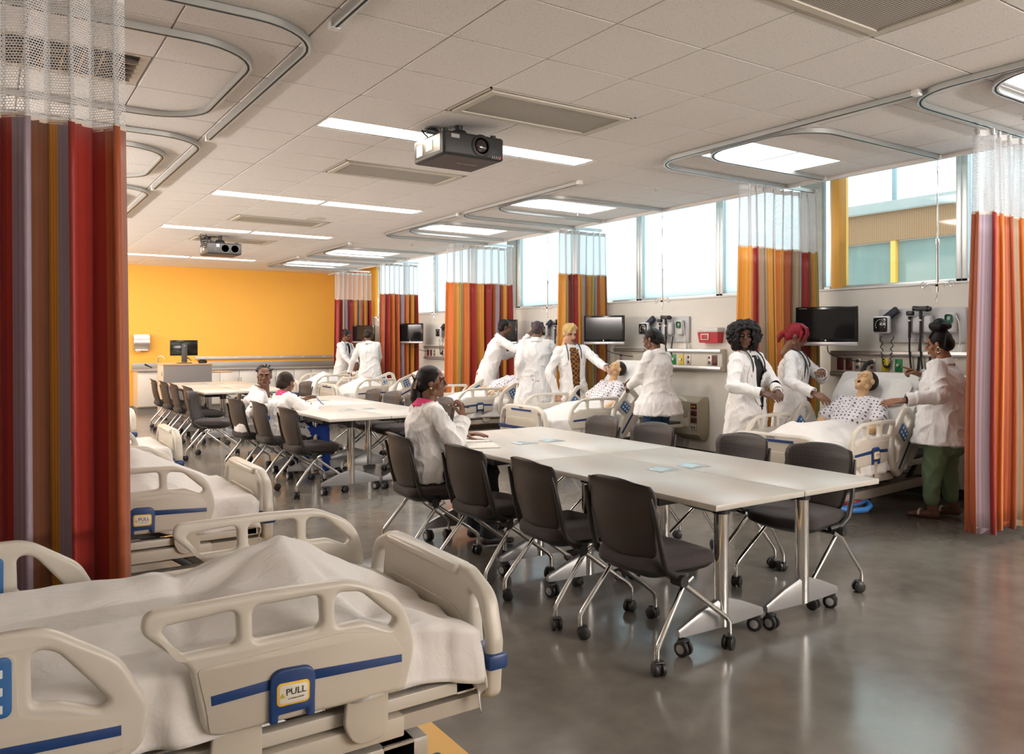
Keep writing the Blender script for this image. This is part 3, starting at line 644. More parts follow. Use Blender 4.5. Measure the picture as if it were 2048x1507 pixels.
# ================================================================ CHAIRS (front = +x, origin on floor at centre)
def perf_back_mat():
    m, nt, b = nodes_of('chair_back_plastic'); uv = nt.nodes.new('ShaderNodeUVMap'); sep = nt.nodes.new('ShaderNodeSeparateXYZ'); nt.links.new(uv.outputs[0], sep.inputs[0])
    def fr(ax):
        f = nt.nodes.new('ShaderNodeMath'); f.operation = 'FRACT'; nt.links.new(sep.outputs[ax], f.inputs[0]); c = nt.nodes.new('ShaderNodeMath'); c.operation = 'SUBTRACT'; c.inputs[1].default_value = .5; nt.links.new(f.outputs[0], c.inputs[0])
        d = nt.nodes.new('ShaderNodeMath'); d.operation = 'POWER'; d.inputs[1].default_value = 2; nt.links.new(c.outputs[0], d.inputs[0]); return d
    s = nt.nodes.new('ShaderNodeMath'); nt.links.new(fr(0).outputs[0], s.inputs[0]); nt.links.new(fr(1).outputs[0], s.inputs[1])
    l = nt.nodes.new('ShaderNodeMath'); l.operation = 'LESS_THAN'; l.inputs[1].default_value = .022; nt.links.new(s.outputs[0], l.inputs[0])
    mx = nt.nodes.new('ShaderNodeMix'); mx.data_type = 'RGBA'; mx.inputs[6].default_value = (.046, .036, .033, 1); mx.inputs[7].default_value = (.008, .007, .007, 1)
    nt.links.new(l.outputs[0], mx.inputs[0]); nt.links.new(mx.outputs[2], b.inputs['Base Color']); b.inputs['Roughness'].default_value = .45; b.inputs['Specular IOR Level'].default_value = .35; return m
M_BACK = perf_back_mat(); M_SEAT = mat('seat_fabric', (0.040, 0.030, 0.028), 0.85, noise_amt=.3, noise_scale=260, bump=.25, bump_scale=500, sheen=.1); M_PAN = mat('seat_pan', (0.022, 0.02, 0.019), 0.45)
def make_chair():
    t = thing('rolling_chair', '', 'chair')
    # back shell: a curved plate, wider at the top, leaning back
    bm = bmesh.new(); uvl = bm.loops.layers.uv.new('uv'); nu, nv = 14, 14
    def bp(u, v, off):   # u -1..1, v 0..1 (bottom..top)
        hw = .185 + .045 * min(1, v * 1.3); 
        e = 1.0
        cz = .46 + .375 * v
        # superellipse rounding of the top and bottom corners
        lim = 1.0
        if v > .72: lim = math.sqrt(max(0, 1 - ((v - .72) / .28) ** 2.4)) * .34 + .66 if v < 1 else .66
        if v < .16: lim = .80 + .20 * math.sqrt(max(0, 1 - ((.16 - v) / .16) ** 2))
        y = u * hw * lim
        x = -.205 - .055 * v - .02 * math.sin(math.pi * v) + .045 * (u * lim) ** 2 - (.030 * ((v - .8) / .2) ** 2 if v > .8 else 0)
        return Vector((x - off, y, cz - .02 * (abs(u) ** 3) * (1 if v > .95 else 0)))
    grids = []
    for off in (0, .011):
        grids.append([[bm.verts.new(bp(-1 + 2 * i / nu, j / nv, off)) for i in range(nu + 1)] for j in range(nv + 1)])
    def fc(vs, ij, perf=False):
        f = bm.faces.new(vs); f.smooth = True
        for l, (i, j) in zip(f.loops, ij): l[uvl].uv = ((-1 + 2 * i / nu) * 9.5, j / nv * 15) if perf and .5 <= (ij[0][1] + .5) / nv < .97 else (0, 0)
    for gi, G in enumerate(grids):
        for j in range(nv):
            for i in range(nu):
                q = [(i, j), (i + 1, j), (i + 1, j + 1), (i, j + 1)]; fc([G[b][a] for a, b in q], q, gi == 0)
    A, B = grids
    ring = [(i, 0) for i in range(nu)] + [(nu, j) for j in range(nv)] + [(i, nv) for i in range(nu, 0, -1)] + [(0, j) for j in range(nv, 0, -1)]
    for k in range(len(ring)):
        a = ring[k]; b = ring[(k + 1) % len(ring)]; fc([A[a[1]][a[0]], A[b[1]][b[0]], B[b[1]][b[0]], B[a[1]][a[0]]], [(0, 0)] * 4)
    bmesh.ops.recalc_face_normals(bm, faces=bm.faces[:]); me = bpy.data.meshes.new('backrest'); bm.to_mesh(me); bm.free(); obj('backrest', me, M_BACK, t)
    # seat cushion
    m = MB(); rings = []
    out = rpoly([(-.225, -.20, .08), (.21, -.235, .09), (.24, 0, .3), (.21, .235, .09), (-.225, .20, .08)], 5)
    for (z, s_) in ((.412, .95), (.420, .995), (.445, 1.0), (.465, .97), (.475, .90), (.478, .6), (.474, .2)):
        rings.append([(x * s_, y * s_, z - (.02 if x > .15 else 0) * (x - .15) / .1) for x, y in out])
    m.loft(rings).build('seat', M_SEAT, t)
    m = MB(); m.loft([[(x * s_, y * s_, z) for x, y in out] for z, s_ in ((.372, .72), (.392, .90), (.412, .985), (.416, .985))]).build('seat_pan', M_PAN, t)
    for s_ in (-1, 1):
        pts = [(-.02, s_ * .20, .385), (-.10, s_ * .222, .395), (-.165, s_ * .232, .44), (-.195, s_ * .234, .53), (-.215, s_ * .232, .62), (-.235, s_ * .226, .71), (-.25, s_ * .222, .76)]
        MB().tube(pts, [.017, .019, .017, .0145, .013, .011, .008], 10).build('back_upright', M_PAN, t)
        MB().cyl((-.075, s_ * .195, .372), (-.075, s_ * .262, .372), .026, seg=18).build('pivot_hub', M_PAN, t)
        # crossed chrome legs
        MB().tube([(.0, s_ * .235, .375), (-.06, s_ * .240, .350), (-.235, s_ * .262, .135), (-.25, s_ * .262, .11), (-.25, s_ * .262, .062)], .0125, 10).build('leg', M_CHROME, t)
        MB().tube([(-.075, s_ * .225, .372), (-.04, s_ * .225, .345), (.225, s_ * .245, .150), (.245, s_ * .247, .125), (.247, s_ * .247, .062)], .0125, 10).build('leg', M_CHROME, t)
        caster(t, (-.25, s_ * .262, 0), R(200 + 40 * s_), .031, .056); caster(t, (.247, s_ * .247, 0), R(60 - 50 * s_), .031, .056)
    MB().tube([(-.06, -.24, .355), (-.04, -.1, .36), (-.04, .1, .36), (-.06, .24, .355)], .011, 8).build('cross_bar', M_CHROME, t)
    return t
chair0 = None
def chair(x, y, rz, label, jitter=True):
    global chair0
    if chair0 is None: chair0 = make_chair(); t = chair0
    else: t = copy_tree(chair0)
    t.location = (x, y, 0); t.rotation_euler = (0, 0, rz); t['label'] = label; t['category'] = 'chair'; t['group'] = 'dark rolling chairs'
    return t
PL = ['nearest the camera', 'second from the camera', 'third from the camera', 'farthest']
for k, (y, a, x) in enumerate(((2.86, 2, 2.66), (3.54, -3, 2.645), (4.26, 3, 2.62), (5.02, -4, 2.56))):
    chair(x, y, R(a), 'dark rolling chair, left side of the front table, ' + (PL[k] if k < 3 else 'under the person with the notebook'))
for k, (y, a, x) in enumerate(((3.02, 184, 3.93), (3.66, 178, 3.95), (4.52, 182, 3.95), (5.18, 176, 3.98))):
    chair(x, y, R(a), 'dark chair with perforated back, right side of the front table, ' + PL[k])
for k, (y, a, x) in enumerate(((7.62, 4, 2.60), (8.50, 2, 2.58), (9.14, 6, 2.50))):
    chair(x, y, R(a), 'dark rolling chair, left of the middle table, ' + ['empty and nearest the camera', 'under the student with a low bun', 'under the student looking back at the camera'][k])
for k, (y, a, x) in enumerate(((7.85, 186, 3.92), (8.62, 178, 3.94), (9.18, 182, 3.93), (9.76, 180, 3.92))):
    chair(x, y, R(a), 'dark rolling chair on the right side of the middle table, ' + PL[k])
for k, (y, a, x) in enumerate(((11.95, 3, 2.56), (12.85, 0, 2.55), (13.62, 2, 2.54), (14.42, -2, 2.53))):
    chair(x, y, R(a), 'dark rolling chair on the left side of the far table, ' + PL[k])
for k, (y, a, x) in enumerate(((12.2, 184, 3.85), (13.4, 178, 3.84), (14.5, 182, 3.84))):
    chair(x, y, R(a), 'dark rolling chair on the right side of the far table, ' + ['nearest the camera', 'middle one', 'farthest'][k])
chair(2.35, 10.55, R(-25), 'dark rolling chair pulled away between the middle and far tables')

# ================================================================ HOSPITAL BEDS (foot end at x = 0, head toward +x, centre line y = 0)
M_BED = mat('bed_plastic', (0.63, 0.585, 0.505), 0.33, noise_amt=.015, noise_scale=5); M_BEDW = mat('bed_panel', (0.58, 0.525, 0.44), 0.40); M_BLUE = mat('bed_blue', (0.012, 0.045, 0.165), 0.35)
M_PANELBLUE = mat('control_blue', (0.03, 0.13, 0.34), 0.4); M_YLBL = mat('label_yellow', (0.85, 0.52, 0.06), 0.4); M_WLBL = mat('label_white', (0.80, 0.76, 0.66), 0.4); M_INK = mat('ink_black', (0.02, 0.02, 0.02), 0.5)
M_STEEL = mat('bed_steel', (0.50, 0.46, 0.40), 0.45, .2); M_DKST = mat('bed_dark', (0.06, 0.055, 0.05), 0.5); M_MATT = mat('mattress_vinyl', (0.40, 0.32, 0.24), 0.6); M_WHT = mat('print_white', (.8, .8, .8), .5)
def rail_foot_meshes():
    # outline in (x, z) measured off the photograph; local x = 0 at foot end tip, grows to the head
    o = rpoly([(0.030, .470, .02), (.565, .478, .05), (.58, .56, .05), (.60, .66, .05), (.708, .765, .035), (.70, .812, .03), (.40, .815, .2), (.19, .808, .16), (.035, .735, .16), (-.004, .585, .16)], 8)
    h1 = rpoly([(.62, .695, .02), (.672, .772, .012), (.49, .782, .02), (.485, .695, .02)], 4)
    h2 = rpoly([(.45, .694, .02), (.452, .782, .02), (.275, .782, .02), (.27, .694, .02)], 4)
    h3 = rpoly([(.235, .690, .02), (.235, .780, .02), (.160, .770, .06), (.055, .672, .025), (.075, .652, .012), (.15, .688, .06)], 5)
    P = {}
    P['rail'] = xform(plate('side_rail', o, [h1, h2, h3], .042, .014, 3), Matrix.Rotation(R(90), 4, 'X'))
    inset = rpoly([(.052, .482, .01), (.41, .486, .01), (.555, .492, .01), (.565, .56, .03), (.585, .655, .01), (.22, .672, .12), (.07, .64, .10), (.035, .58, .05)], 6)
    P['panel'] = xform(plate('rail_panel', inset, [], .006, .002, 1), Matrix.Rotation(R(90), 4, 'X'))
    st = [(.045, .556), (.30, .566), (.30, .592), (.045, .577)]; st2 = [(.41, .566), (.552, .561), (.553, .585), (.41, .592)]
    P['stripe'] = xform(plate('stripe', st, [], .004, .0008, 1), Matrix.Rotation(R(90), 4, 'X')); P['stripe2'] = xform(plate('stripe', st2, [], .004, .0008, 1), Matrix.Rotation(R(90), 4, 'X'))
    hd = rpoly([(.300, .478, .008), (.300, .610, .03), (.41, .616, .03), (.41, .478, .008)], 5); hi = rpoly([(.325, .470, .004), (.325, .545, .008), (.385, .548, .008), (.385, .470, .004)], 3)
    hd2 = rpoly([(.297, .480, .006), (.297, .52, 0.004), (.295, .61, .03), (.412, .616, .03), (.414, .52, .004), (.414, .480, .006), (.392, .480, .006), (.392, .50, .004), (.318, .50, .004), (.318, .480, .006)], 4)
    P['handle'] = xform(plate('release_handle', hd2, [], .026, .005, 2), Matrix.Rotation(R(90), 4, 'X'))
    P['lab'] = xform(plate('pull_label', rpoly([(.312, .520, .012), (.312, .578, .012), (.398, .582, .012), (.398, .522, .012)], 4), [], .010, .003, 2), Matrix.Rotation(R(90), 4, 'X'))
    P['lab2'] = xform(plate('pull_plate', rpoly([(.318, .526, .008), (.318, .572, .008), (.392, .576, .008), (.392, .528, .008)], 4), [], .004, .001, 1), Matrix.Rotation(R(90), 4, 'X'))
    P['arm'] = xform(plate('rail_arm', rpoly([(.02, .345, .03), (.12, .335, .05), (.15, .40, .06), (.14, .50, .01), (.02, .50, .01)], 5), [], .018, .005, 2), Matrix.Rotation(R(90), 4, 'X'))
    return P
RF = rail_foot_meshes()
def rail_head_meshes():
    o = rpoly([(0, .505, .05), (.06, .475, .05), (.50, .475, .04), (.545, .60, .05), (.56, .75, .08), (.48, .82, .08), (.20, .82, .14), (.05, .72, .12), (-.012, .60, .08)], 6)
    h1 = rpoly([(.07, .625, .02), (.09, .61, .02), (.17, .645, .05), (.225, .655, .02), (.228, .775, .02), (.18, .765, .06)], 4)
    h2 = rpoly([(.40, .66, .02), (.49, .66, .02), (.495, .755, .03), (.40, .775, .02)], 4)
    P = {}; RX = Matrix.Rotation(R(90), 4, 'X')
    P['rail'] = xform(plate('side_rail', o, [h1, h2], .042, .014, 3), RX)
    P['panel'] = xform(plate('rail_panel', rpoly([(.045, .508, .01), (.49, .50, .01), (.51, .60, .03), (.38, .63, .02), (.37, .78, .02), (.255, .78, .02), (.25, .635, .03), (.17, .615, .08), (.05, .58, .05)], 5), [], .006, .002, 1), RX)
    P['stripe'] = xform(plate('stripe', [(.05, .545), (.495, .565), (.50, .592), (.05, .568)], [], .004, .0008, 1), RX)
    P['ctrl'] = xform(plate('control_panel', rpoly([(.262, .645, .015), (.262, .775, .015), (.362, .775, .015), (.362, .645, .015)], 4), [], .008, .002, 1), RX)
    return P
RHD = rail_head_meshes()
RX90 = Matrix.Rotation(R(90), 4, 'X'); PULLT = xform(text_mesh('PULL', .024, .0004), RX90); PULLS = xform(text_mesh('to release siderail', .0058, .0003), RX90); TRI = MB().loft([[(-.0065, d, -.005), (.0065, d, -.005), (0, d, .0065)] for d in (-.0005, .0005)]).mesh('warning_triangle'); M_TRI = mat('triangle_amber', (.55, .40, .02), .4); BRAKET = text_mesh('BRAKE', .035, .0004); LOGOT = text_mesh('stryker', .028, .0004)
FB_O = rpoly([(-.455, .02, .03), (.455, .02, .03), (.470, .20, .06), (.430, .34, .09), (.30, .395, .12), (-.30, .395, .12), (-.430, .34, .09), (-.470, .20, .06)], 6)
FB_H = [rpoly([(s_ * .355, .13, .02), (s_ * .425, .15, .02), (s_ * .425, .22, .03), (s_ * .385, .305, .03), (s_ * .315, .34, .015), (s_ * .335, .27, .03)], 4) for s_ in (-1, 1)]
FBM = xform(plate('footboard', FB_O, FB_H, .055, .018, 3), Matrix.Rotation(R(90), 4, 'Z') @ Matrix.Rotation(R(90), 4, 'X'))
FBS = xform(plate('footboard_panel', rpoly([(-.30, .06, .03), (.30, .06, .03), (.30, .24, .05), (.22, .26, .03), (-.22, .26, .03), (-.30, .24, .05)], 4), [], .012, .004, 2), Matrix.Rotation(R(90), 4, 'Z') @ Matrix.Rotation(R(90), 4, 'X'))
FTOP = MB().box((.008, 0, .378), (.072, .54, .036), .016, seg=3).mesh('top_ledge')
def sub(parent, name, me, m, loc=(0, 0, 0), label=None): return obj(name, me, m, parent, label, loc)
def foot_rail(bed, side, x, dz=0.0, ang=0.0):
    yy = side * .475
    r = sub(bed, 'side_rail', RF['rail'], M_BED, (x, yy, dz)); o_ = side * .0215
    sub(r, 'rail_panel', RF['panel'], M_BEDW, (0, o_, 0)); sub(r, 'stripe', RF['stripe'], M_BLUE, (0, o_ + side * .003, 0), 'blue stripe'); sub(r, 'stripe', RF['stripe2'], M_BLUE, (0, o_ + side * .003, 0), 'blue stripe')
    sub(r, 'release_handle', RF['handle'], M_BLUE, (0, o_ + side * .004, 0), 'blue release handle'); sub(r, 'pull_label', RF['lab'], M_YLBL, (0, o_ + side * .014, 0), 'yellow PULL label'); sub(r, 'pull_plate', RF['lab2'], M_WLBL, (0, o_ + side * .0185, 0))
    tx = sub(r, 'pull_lettering', PULLT, M_INK, (.355 + (-side) * .006, o_ + side * .0215, .556)); t2 = sub(r, 'small_lettering', PULLS, M_INK, (.355 + (-side) * .006, o_ + side * .0215, .5395)); sub(r, 'warning_triangle', TRI, M_TRI, (.355 + side * .0285, o_ + side * .0215, .550))
    if side > 0:
        for q_ in (tx, t2): q_.rotation_euler = (0, 0, R(180))
    for k in (0.05, .40): 
        a = sub(bed, 'rail_arm', RF['arm'], M_BEDW, (x + k, yy - side * .016, dz))
    return r
def head_rail(bed, side, x, dz, piv, ang):
    M = Matrix.Translation(piv) @ Matrix.Rotation(-ang, 4, 'Y') @ Matrix.Translation(-Vector(piv)); yy = side * .475
    r = sub(bed, 'side_rail', RHD['rail'], M_BED); r.matrix_local = M @ Matrix.Translation((x, yy, dz)); o_ = side * .0215
    sub(r, 'rail_panel', RHD['panel'], M_BEDW, (0, o_, 0)); sub(r, 'stripe', RHD['stripe'], M_BLUE, (0, o_ + side * .003, 0), 'blue stripe'); sub(r, 'control_panel', RHD['ctrl'], M_PANELBLUE, (0, o_ + side * .004, 0), 'blue control panel')
    sub(r, 'control_panel', RHD['ctrl'], M_PANELBLUE, (0, -o_ - side * .004, 0), 'blue control panel')
    for i in range(3):
        for j in range(2): sub(r, 'key', KEYM, MATS['key_red'] if (i == 1 and j == 1) else M_WHT, (.29 + .045 * j, o_ + side * .009, .665 + .038 * i)); sub(r, 'key', KEYM, M_WHT, (.29 + .045 * j, -o_ - side * .009, .665 + .038 * i))
    return r
mat('key_red', (.5, .08, .05), .5)
KEYM = MB().box((0, 0, 0), (.022, .002, .018), .001).mesh('key')
M_MATW = mat('mattress_cover', (.74, .71, .67), .8)
def make_bed(label, loc, rz, back=0.0, rise=0.0, far_off=0.0, knee=0.0):
    t = thing('hospital_bed', label, 'hospital bed', loc, rz, 'hospital beds'); z = rise
    m = MB(); m.bx(.15, 2.05, -.30, -.22, .14, .22, .01).bx(.15, 2.05, .22, .30, .14, .22, .01).bx(.2, .3, -.3, .3, .14, .22).bx(1.9, 2.0, -.3, .3, .14, .22); m.build('base_frame', M_STEEL, t)
    for x in (.35, 1.85): MB().tube([(x, -.18, .2), (x + .22, -.18, .36 + z), (x + .22, .18, .36 + z), (x, .18, .2)], .022, 8).build('lift_arm', M_DKST, t)
    m = MB(); m.bx(.03, 2.1, -.43, -.385, .385 + z, .425 + z, .006).bx(.03, 2.1, .385, .43, .385 + z, .425 + z, .006).bx(.06, .12, -.43, .43, .385 + z, .42 + z).bx(1.0, 1.06, -.43, .43, .385 + z, .42 + z); m.build('deck_frame', M_BED, t)
    for q in (-1, 1):
        MB().bx(.30, 1.05, q * .445, q * .36, .315 + z, .375 + z, .006).build('side_channel', M_BEDW, t); MB().bx(.03, .30, q * .42, q * .34, .32 + z, .365 + z).build('corner_bracket', M_STEEL, t)
    MB().bx(.08, 2.1, -.37, .37, .425 + z, .45 + z).build('deck', M_DKST, t)
    for x in (.12, 2.0):
        for s_ in (-1, 1):
            c_ = sub(t, 'bed_caster', BEDCAST, M_DKST, (x, s_ * .30, 0)); sub(c_, 'caster_hub', BEDHUB, M_STEEL)
    # mattress in two sections
    MB().bx(.06, 1.22, -.42, .42, .45 + z, .57 + z, .04).build('mattress', M_MATW if back > .1 else M_MATT, t)
    piv = Vector((1.22, 0, .47 + z)); Mx = Matrix.Translation(piv) @ Matrix.Rotation(-back, 4, 'Y')
    hb = MB().bx(0, .90, -.42, .42, -.02, .10, .04).build('mattress_head', M_MATW if back > .1 else M_MATT, t); hb.matrix_local = Mx
    if back > .2:
        bp_ = MB().bx(0, .92, -.40, .40, -.06, -.02, .01).build('backrest_deck', M_BED, t); bp_.matrix_local = Mx
    fb = sub(t, 'footboard', FBM, M_BED, (0, 0, .33 + z)); sub(fb, 'footboard_panel', FBS, M_BEDW, (-.028, 0, 0)); sub(fb, 'footboard_panel', FBS, M_BEDW, (.028, 0, 0)); sub(fb, 'top_ledge', FTOP, M_BED)
    bb = MB(); bb.bx(-.036, .036, -.478, .478, .115, .165, .012); sub(fb, 'blue_band', bb.mesh('blue_band'), M_BLUE, (0, 0, 0), 'blue bumper band')
    l_ = MB().bx(-.033, -.029, -.20, .20, .335, .355).mesh('label_strip'); sub(fb, 'label_strip', l_, M_BLUE, (0, 0, 0), 'blue printed strip')
    lg = sub(fb, 'logo', LOGOT, M_INK, (-.033, 0, .372)); lg.rotation_euler = (R(90), 0, R(-90))
    hd = sub(t, 'headboard', FBM, M_BED, (2.19, 0, .36 + z))
    foot_rail(t, -1, .29 - far_off, z); foot_rail(t, 1, .29, z)
    head_rail(t, -1, 1.0 - .01, z, piv, back); head_rail(t, 1, 1.0 - .01, z, piv, back)
    pd = MB().tube([(.30, -.40, .16), (.36, -.46, .145), (.50, -.50, .14), (.64, -.46, .145), (.70, -.40, .16)], .022, 10); pd.bx(.30, .70, -.41, -.33, .15, .175, .008)
    p_ = pd.build('brake_pedal', mat('pedal_blue', (.03, .17, .48), .4), t); MB().bx(.38, .62, -.412, -.35, .176, .18).build('pedal_plate', mat('pedal_red', (.45, .03, .03), .4), p_)
    bt = sub(p_, 'brake_lettering', BRAKET, M_WHT, (.5, -.385, .1815)); bt.rotation_euler = (0, 0, 0)
    return t
BEDCAST = MB().lathe([(0, -.02), (.058, -.02), (.065, -.012), (.065, .012), (.058, .02), (0, .02)], c=(0, 0, .065), axis='Y', seg=20).box((0, 0, .11), (.05, .07, .06), .01).mesh('bed_caster'); BEDHUB = MB().lathe([(0, -.024), (.03, -.024), (.03, .024), (0, .024)], c=(0, 0, .065), axis='Y', seg=16).mesh('caster_hub')
PI = math.pi
BEDS = {}
BEDS['L1'] = make_bed('nearest hospital bed at bottom left with the sheet peaked over raised knees', (1.30, 2.57, 0), PI, far_off=.24)
BEDS['L2'] = make_bed('second hospital bed on the left behind the red striped curtain', (1.30, 4.97, 0), PI)
BEDS['L3'] = make_bed('third hospital bed on the left, mostly hidden by the curtain', (1.29, 7.40, 0), PI)
BEDS['L4'] = make_bed('fourth hospital bed on the left, a sliver beside the curtain edge', (1.29, 9.8, 0), PI)
BEDS['R1'] = make_bed('right-hand hospital bed with patient manikin, nearest the camera', (5.12, 4.16, 0), R(5), R(45))
BEDS['R2'] = make_bed('raised-back hospital bed beside the blond student', (5.03, 7.58, 0), 0, R(50))
BEDS['R3'] = make_bed('hospital bed between the tall student and the front table', (4.92, 9.95, 0), 0, R(28))
BEDS['R4'] = make_bed('empty hospital bed with a peaked sheet in front of the rust curtain', (4.80, 13.2, 0), 0, R(22))
BEDS['R5'] = make_bed('farthest hospital bed beside the two students near the yellow wall', (4.80, 15.2, 0), 0, R(15))

# ---------------------------------------------------------------- sheets
def sheet_mat():
    m = mat('bed_sheet', (0.78, 0.75, 0.72), 0.85, sheen=.2)
    nt = m.node_tree; b = nt.nodes['Principled BSDF']; tc = nt.nodes.new('ShaderNodeTexCoord'); n = nt.nodes.new('ShaderNodeTexNoise'); n.inputs['Scale'].default_value = 9; n.inputs['Detail'].default_value = 5; n.inputs['Distortion'].default_value = 1.2
    mp_ = nt.nodes.new('ShaderNodeMapping'); mp_.inputs['Scale'].default_value = (1, 2.2, .7); nt.links.new(tc.outputs['Object'], mp_.inputs[0]); nt.links.new(mp_.outputs[0], n.inputs[0])
    bp_ = nt.nodes.new('ShaderNodeBump'); bp_.inputs['Strength'].default_value = .35; bp_.inputs['Distance'].default_value = .02; nt.links.new(n.outputs[0], bp_.inputs['Height']); nt.links.new(bp_.outputs[0], b.inputs['Normal'])
    return m
M_SHEET = sheet_mat()
def ss(a, b, x):
    t_ = max(0, min(1, (x - a) / (b - a))); return t_ * t_ * (3 - 2 * t_)
def sheet(bed, label, x0, x1, top, half=.44, drop=.20, nx=70, ny=56, seed=0, wr=.006, foot_drop=.18):
    """draped sheet in bed-local coordinates; top(x, y) is the height"""
    bm = bmesh.new(); V = []; xs_ = []
    for i in range(nx + 1):
        row = []
        for j in range(ny + 1):
            u = x0 - foot_drop + (x1 - x0 + foot_drop) * i / nx; v = -1 + 2 * j / ny; s_ = v * (half + drop)
            y = max(-half, min(half, s_)); over = max(0, abs(s_) - half); x = u; overx = 0
            if u < x0: overx = x0 - u; x = x0
            z = top(x, y)
            n1 = noise.noise(Vector((u * 5 + seed, s_ * 9, seed))); n2 = noise.noise(Vector((u * 13, s_ * 4 + seed, 3)))
            z += wr * (n1 + .6 * n2)
            if over > 0 or overx > 0:
                ov = math.hypot(over, overx); fold = .016 * math.sin(u * 24 + 3 * n1) * min(1, over / .08) + .014 * n2
                z -= ov * .96; y += math.copysign(.018 + fold + .03 * (over / max(drop, .01)), s_) if over > 0 else 0
                x -= (.012 + .012 * n1) if overx > 0 else 0
                if over > 0: x += .02 * n2
            row.append(bm.verts.new((x, y, z)))
        V.append(row)
    for i in range(nx):
        for j in range(ny): bm.faces.new((V[i][j], V[i + 1][j], V[i + 1][j + 1], V[i][j + 1])).smooth = True
    me = bpy.data.meshes.new('bed_sheet'); bm.to_mesh(me); bm.free()
    o = obj('bed_sheet', me, M_SHEET); o.location = bed.location; o.rotation_euler = bed.rotation_euler
    md = o.modifiers.new('th', 'SOLIDIFY'); md.thickness = .004; md.offset = 1
    tag(o, label, 'bed sheet', 'white bed sheets'); return o
def bump(x, y, cx, cy, sx, sy): return math.exp(-((x - cx) / sx) ** 2 - ((y - cy) / sy) ** 2)
def tent(x, y, px, py, peak, base, slx_f, slx_h, sly):
    d = (px - x) * slx_f if x < px else (x - px) * slx_h
    return max(base, peak - d - abs(y - py) * sly)
MT = .575
def top_L1(x, y):   # x from foot 0 to head
    z = MT + .06 * ss(.05, .3, x)
    z = max(z, tent(x, y, .53, .02, .845, MT, .55, .30, .42))
    body = MT + (.20 - .02 * abs(x - 1.4)) * ss(.6, .9, x) * math.exp(-(y / .27) ** 2)
    a_ = math.atan2(y - .02, x - .53); r_ = math.hypot(x - .53, y - .02)
    return max(z, body) + .013 * math.sin(8 * a_ + 2 * math.sin(3 * a_)) * math.exp(-((r_ - .30) / .18) ** 2) + .005 * math.sin(x * 30 + y * 25) * math.exp(-((x - .55) / .3) ** 2)
sheet(BEDS['L1'], 'white sheet peaked over raised knees on the nearest left-hand bed', .07, 1.75, top_L1, .425, .17, seed=1, wr=.010, nx=110, ny=80)
def top_L2(x, y): return max(MT + .02, tent(x, y, .62, .0, .86, MT, .50, .34, .45), MT + .17 * ss(.6, .9, x) * math.exp(-(y / .27) ** 2))
sheet(BEDS['L2'], 'white sheet peaked over the second left-hand bed', .07, 1.75, top_L2, .425, .17, seed=2)
def top_L3(x, y): return max(MT + .02, tent(x, y, .75, .0, .76, MT, .28, .25, .35))
sheet(BEDS['L3'], 'white sheet on the third left-hand bed', .07, 1.75, top_L3, .425, .17, seed=3)
sheet(BEDS['L4'], 'white sheet on the fourth left-hand bed at the curtain edge', .07, 1.75, top_L3, .425, .17, seed=4)
def back_h(ang): 
    def f(x): return MT + max(0, (x - 1.24)) * math.tan(ang)
    return f
def top_R1(x, y):
    b_ = back_h(R(45))(x) + .015
    legs = MT + .20 * ss(.10, .40, x) * math.exp(-(y / .30) ** 2) * (1 - .3 * ss(.8, 1.4, x))
    return max(b_, legs, tent(x, y, .42, .1, .79, MT, .5, .25, .5)) + .04 * bump(x, y, .95, .25, .12, .1)
sheet(BEDS['R1'], 'white sheet over the manikin on the right-hand bed nearest the camera', .08, 1.42, top_R1, .43, .22, seed=5, wr=.012, nx=90)
def top_R2(x, y): return max(back_h(R(50))(x) + .01, MT + .16 * ss(.15, .7, x) * math.exp(-(y / .30) ** 2)) + .05 * bump(x, y, 1.15, -.1, .18, .25)
sheet(BEDS['R2'], 'white sheet over the manikin on the raised-back bed', .08, 1.32, top_R2, .43, .22, seed=6, wr=.010)
def top_R3(x, y): return max(back_h(R(28))(x) + .01, MT + .16 * ss(.15, .7, x) * math.exp(-(y / .30) ** 2))
sheet(BEDS['R3'], 'white sheet on the bed below the tall reaching student', .08, 1.42, top_R3, .43, .2, seed=7)
def top_R4(x, y): return max(back_h(R(22))(x) + .01, MT + .02, tent(x, y, .60, .0, .84, MT, .45, .45, .45))
sheet(BEDS['R4'], 'white sheet raised in a peak on the bed before the rust curtain', .08, 2.05, top_R4, .43, .2, seed=8)
def top_R5(x, y): return max(back_h(R(15))(x) + .01, MT + .02, tent(x, y, .62, .0, .86, MT, .5, .4, .5))
sheet(BEDS['R5'], 'white sheet raised in a peak on the farthest bed', .08, 1.5, top_R5, .43, .2, seed=9)
def pillow(bed, ang, label, s0=.50, thick=.03):
    m = MB(); n = 14; rings = []
    for k in range(n + 1):
        a = -1 + 2 * k / n; w_ = max(.02, (1 - abs(a) ** 3.2)) ** .5; rings.append([(.17 * w_ ** .4 * math.cos(q), a * .33, thick * w_ * math.sin(q)) for q in [2 * PI * i / 16 for i in range(16)]])
    m.loft(rings); o = m.build('pillow', M_SHEET); tag(o, label, 'pillow', 'white bed pillows')
    piv = Matrix.Translation((1.22, 0, .47)) @ Matrix.Rotation(-ang, 4, 'Y') @ Matrix.Translation((s0 + .12, 0, .10 + thick * .8))
    o.matrix_world = Matrix.Translation(bed.location) @ RZ(bed.rotation_euler.z) @ piv; return o
pillow(BEDS['R4'], R(22), 'white pillow on the raised head of the fourth right-hand bed', thick=.06)
pillow(BEDS['R1'], R(45), 'white pillow under the nearest manikin head'); pillow(BEDS['R2'], R(50), 'white pillow under the second manikin head'); pillow(BEDS['R3'], R(28), 'white pillow on the third right-hand bed'); pillow(BEDS['R5'], R(15), 'white pillow on the farthest right-hand bed')
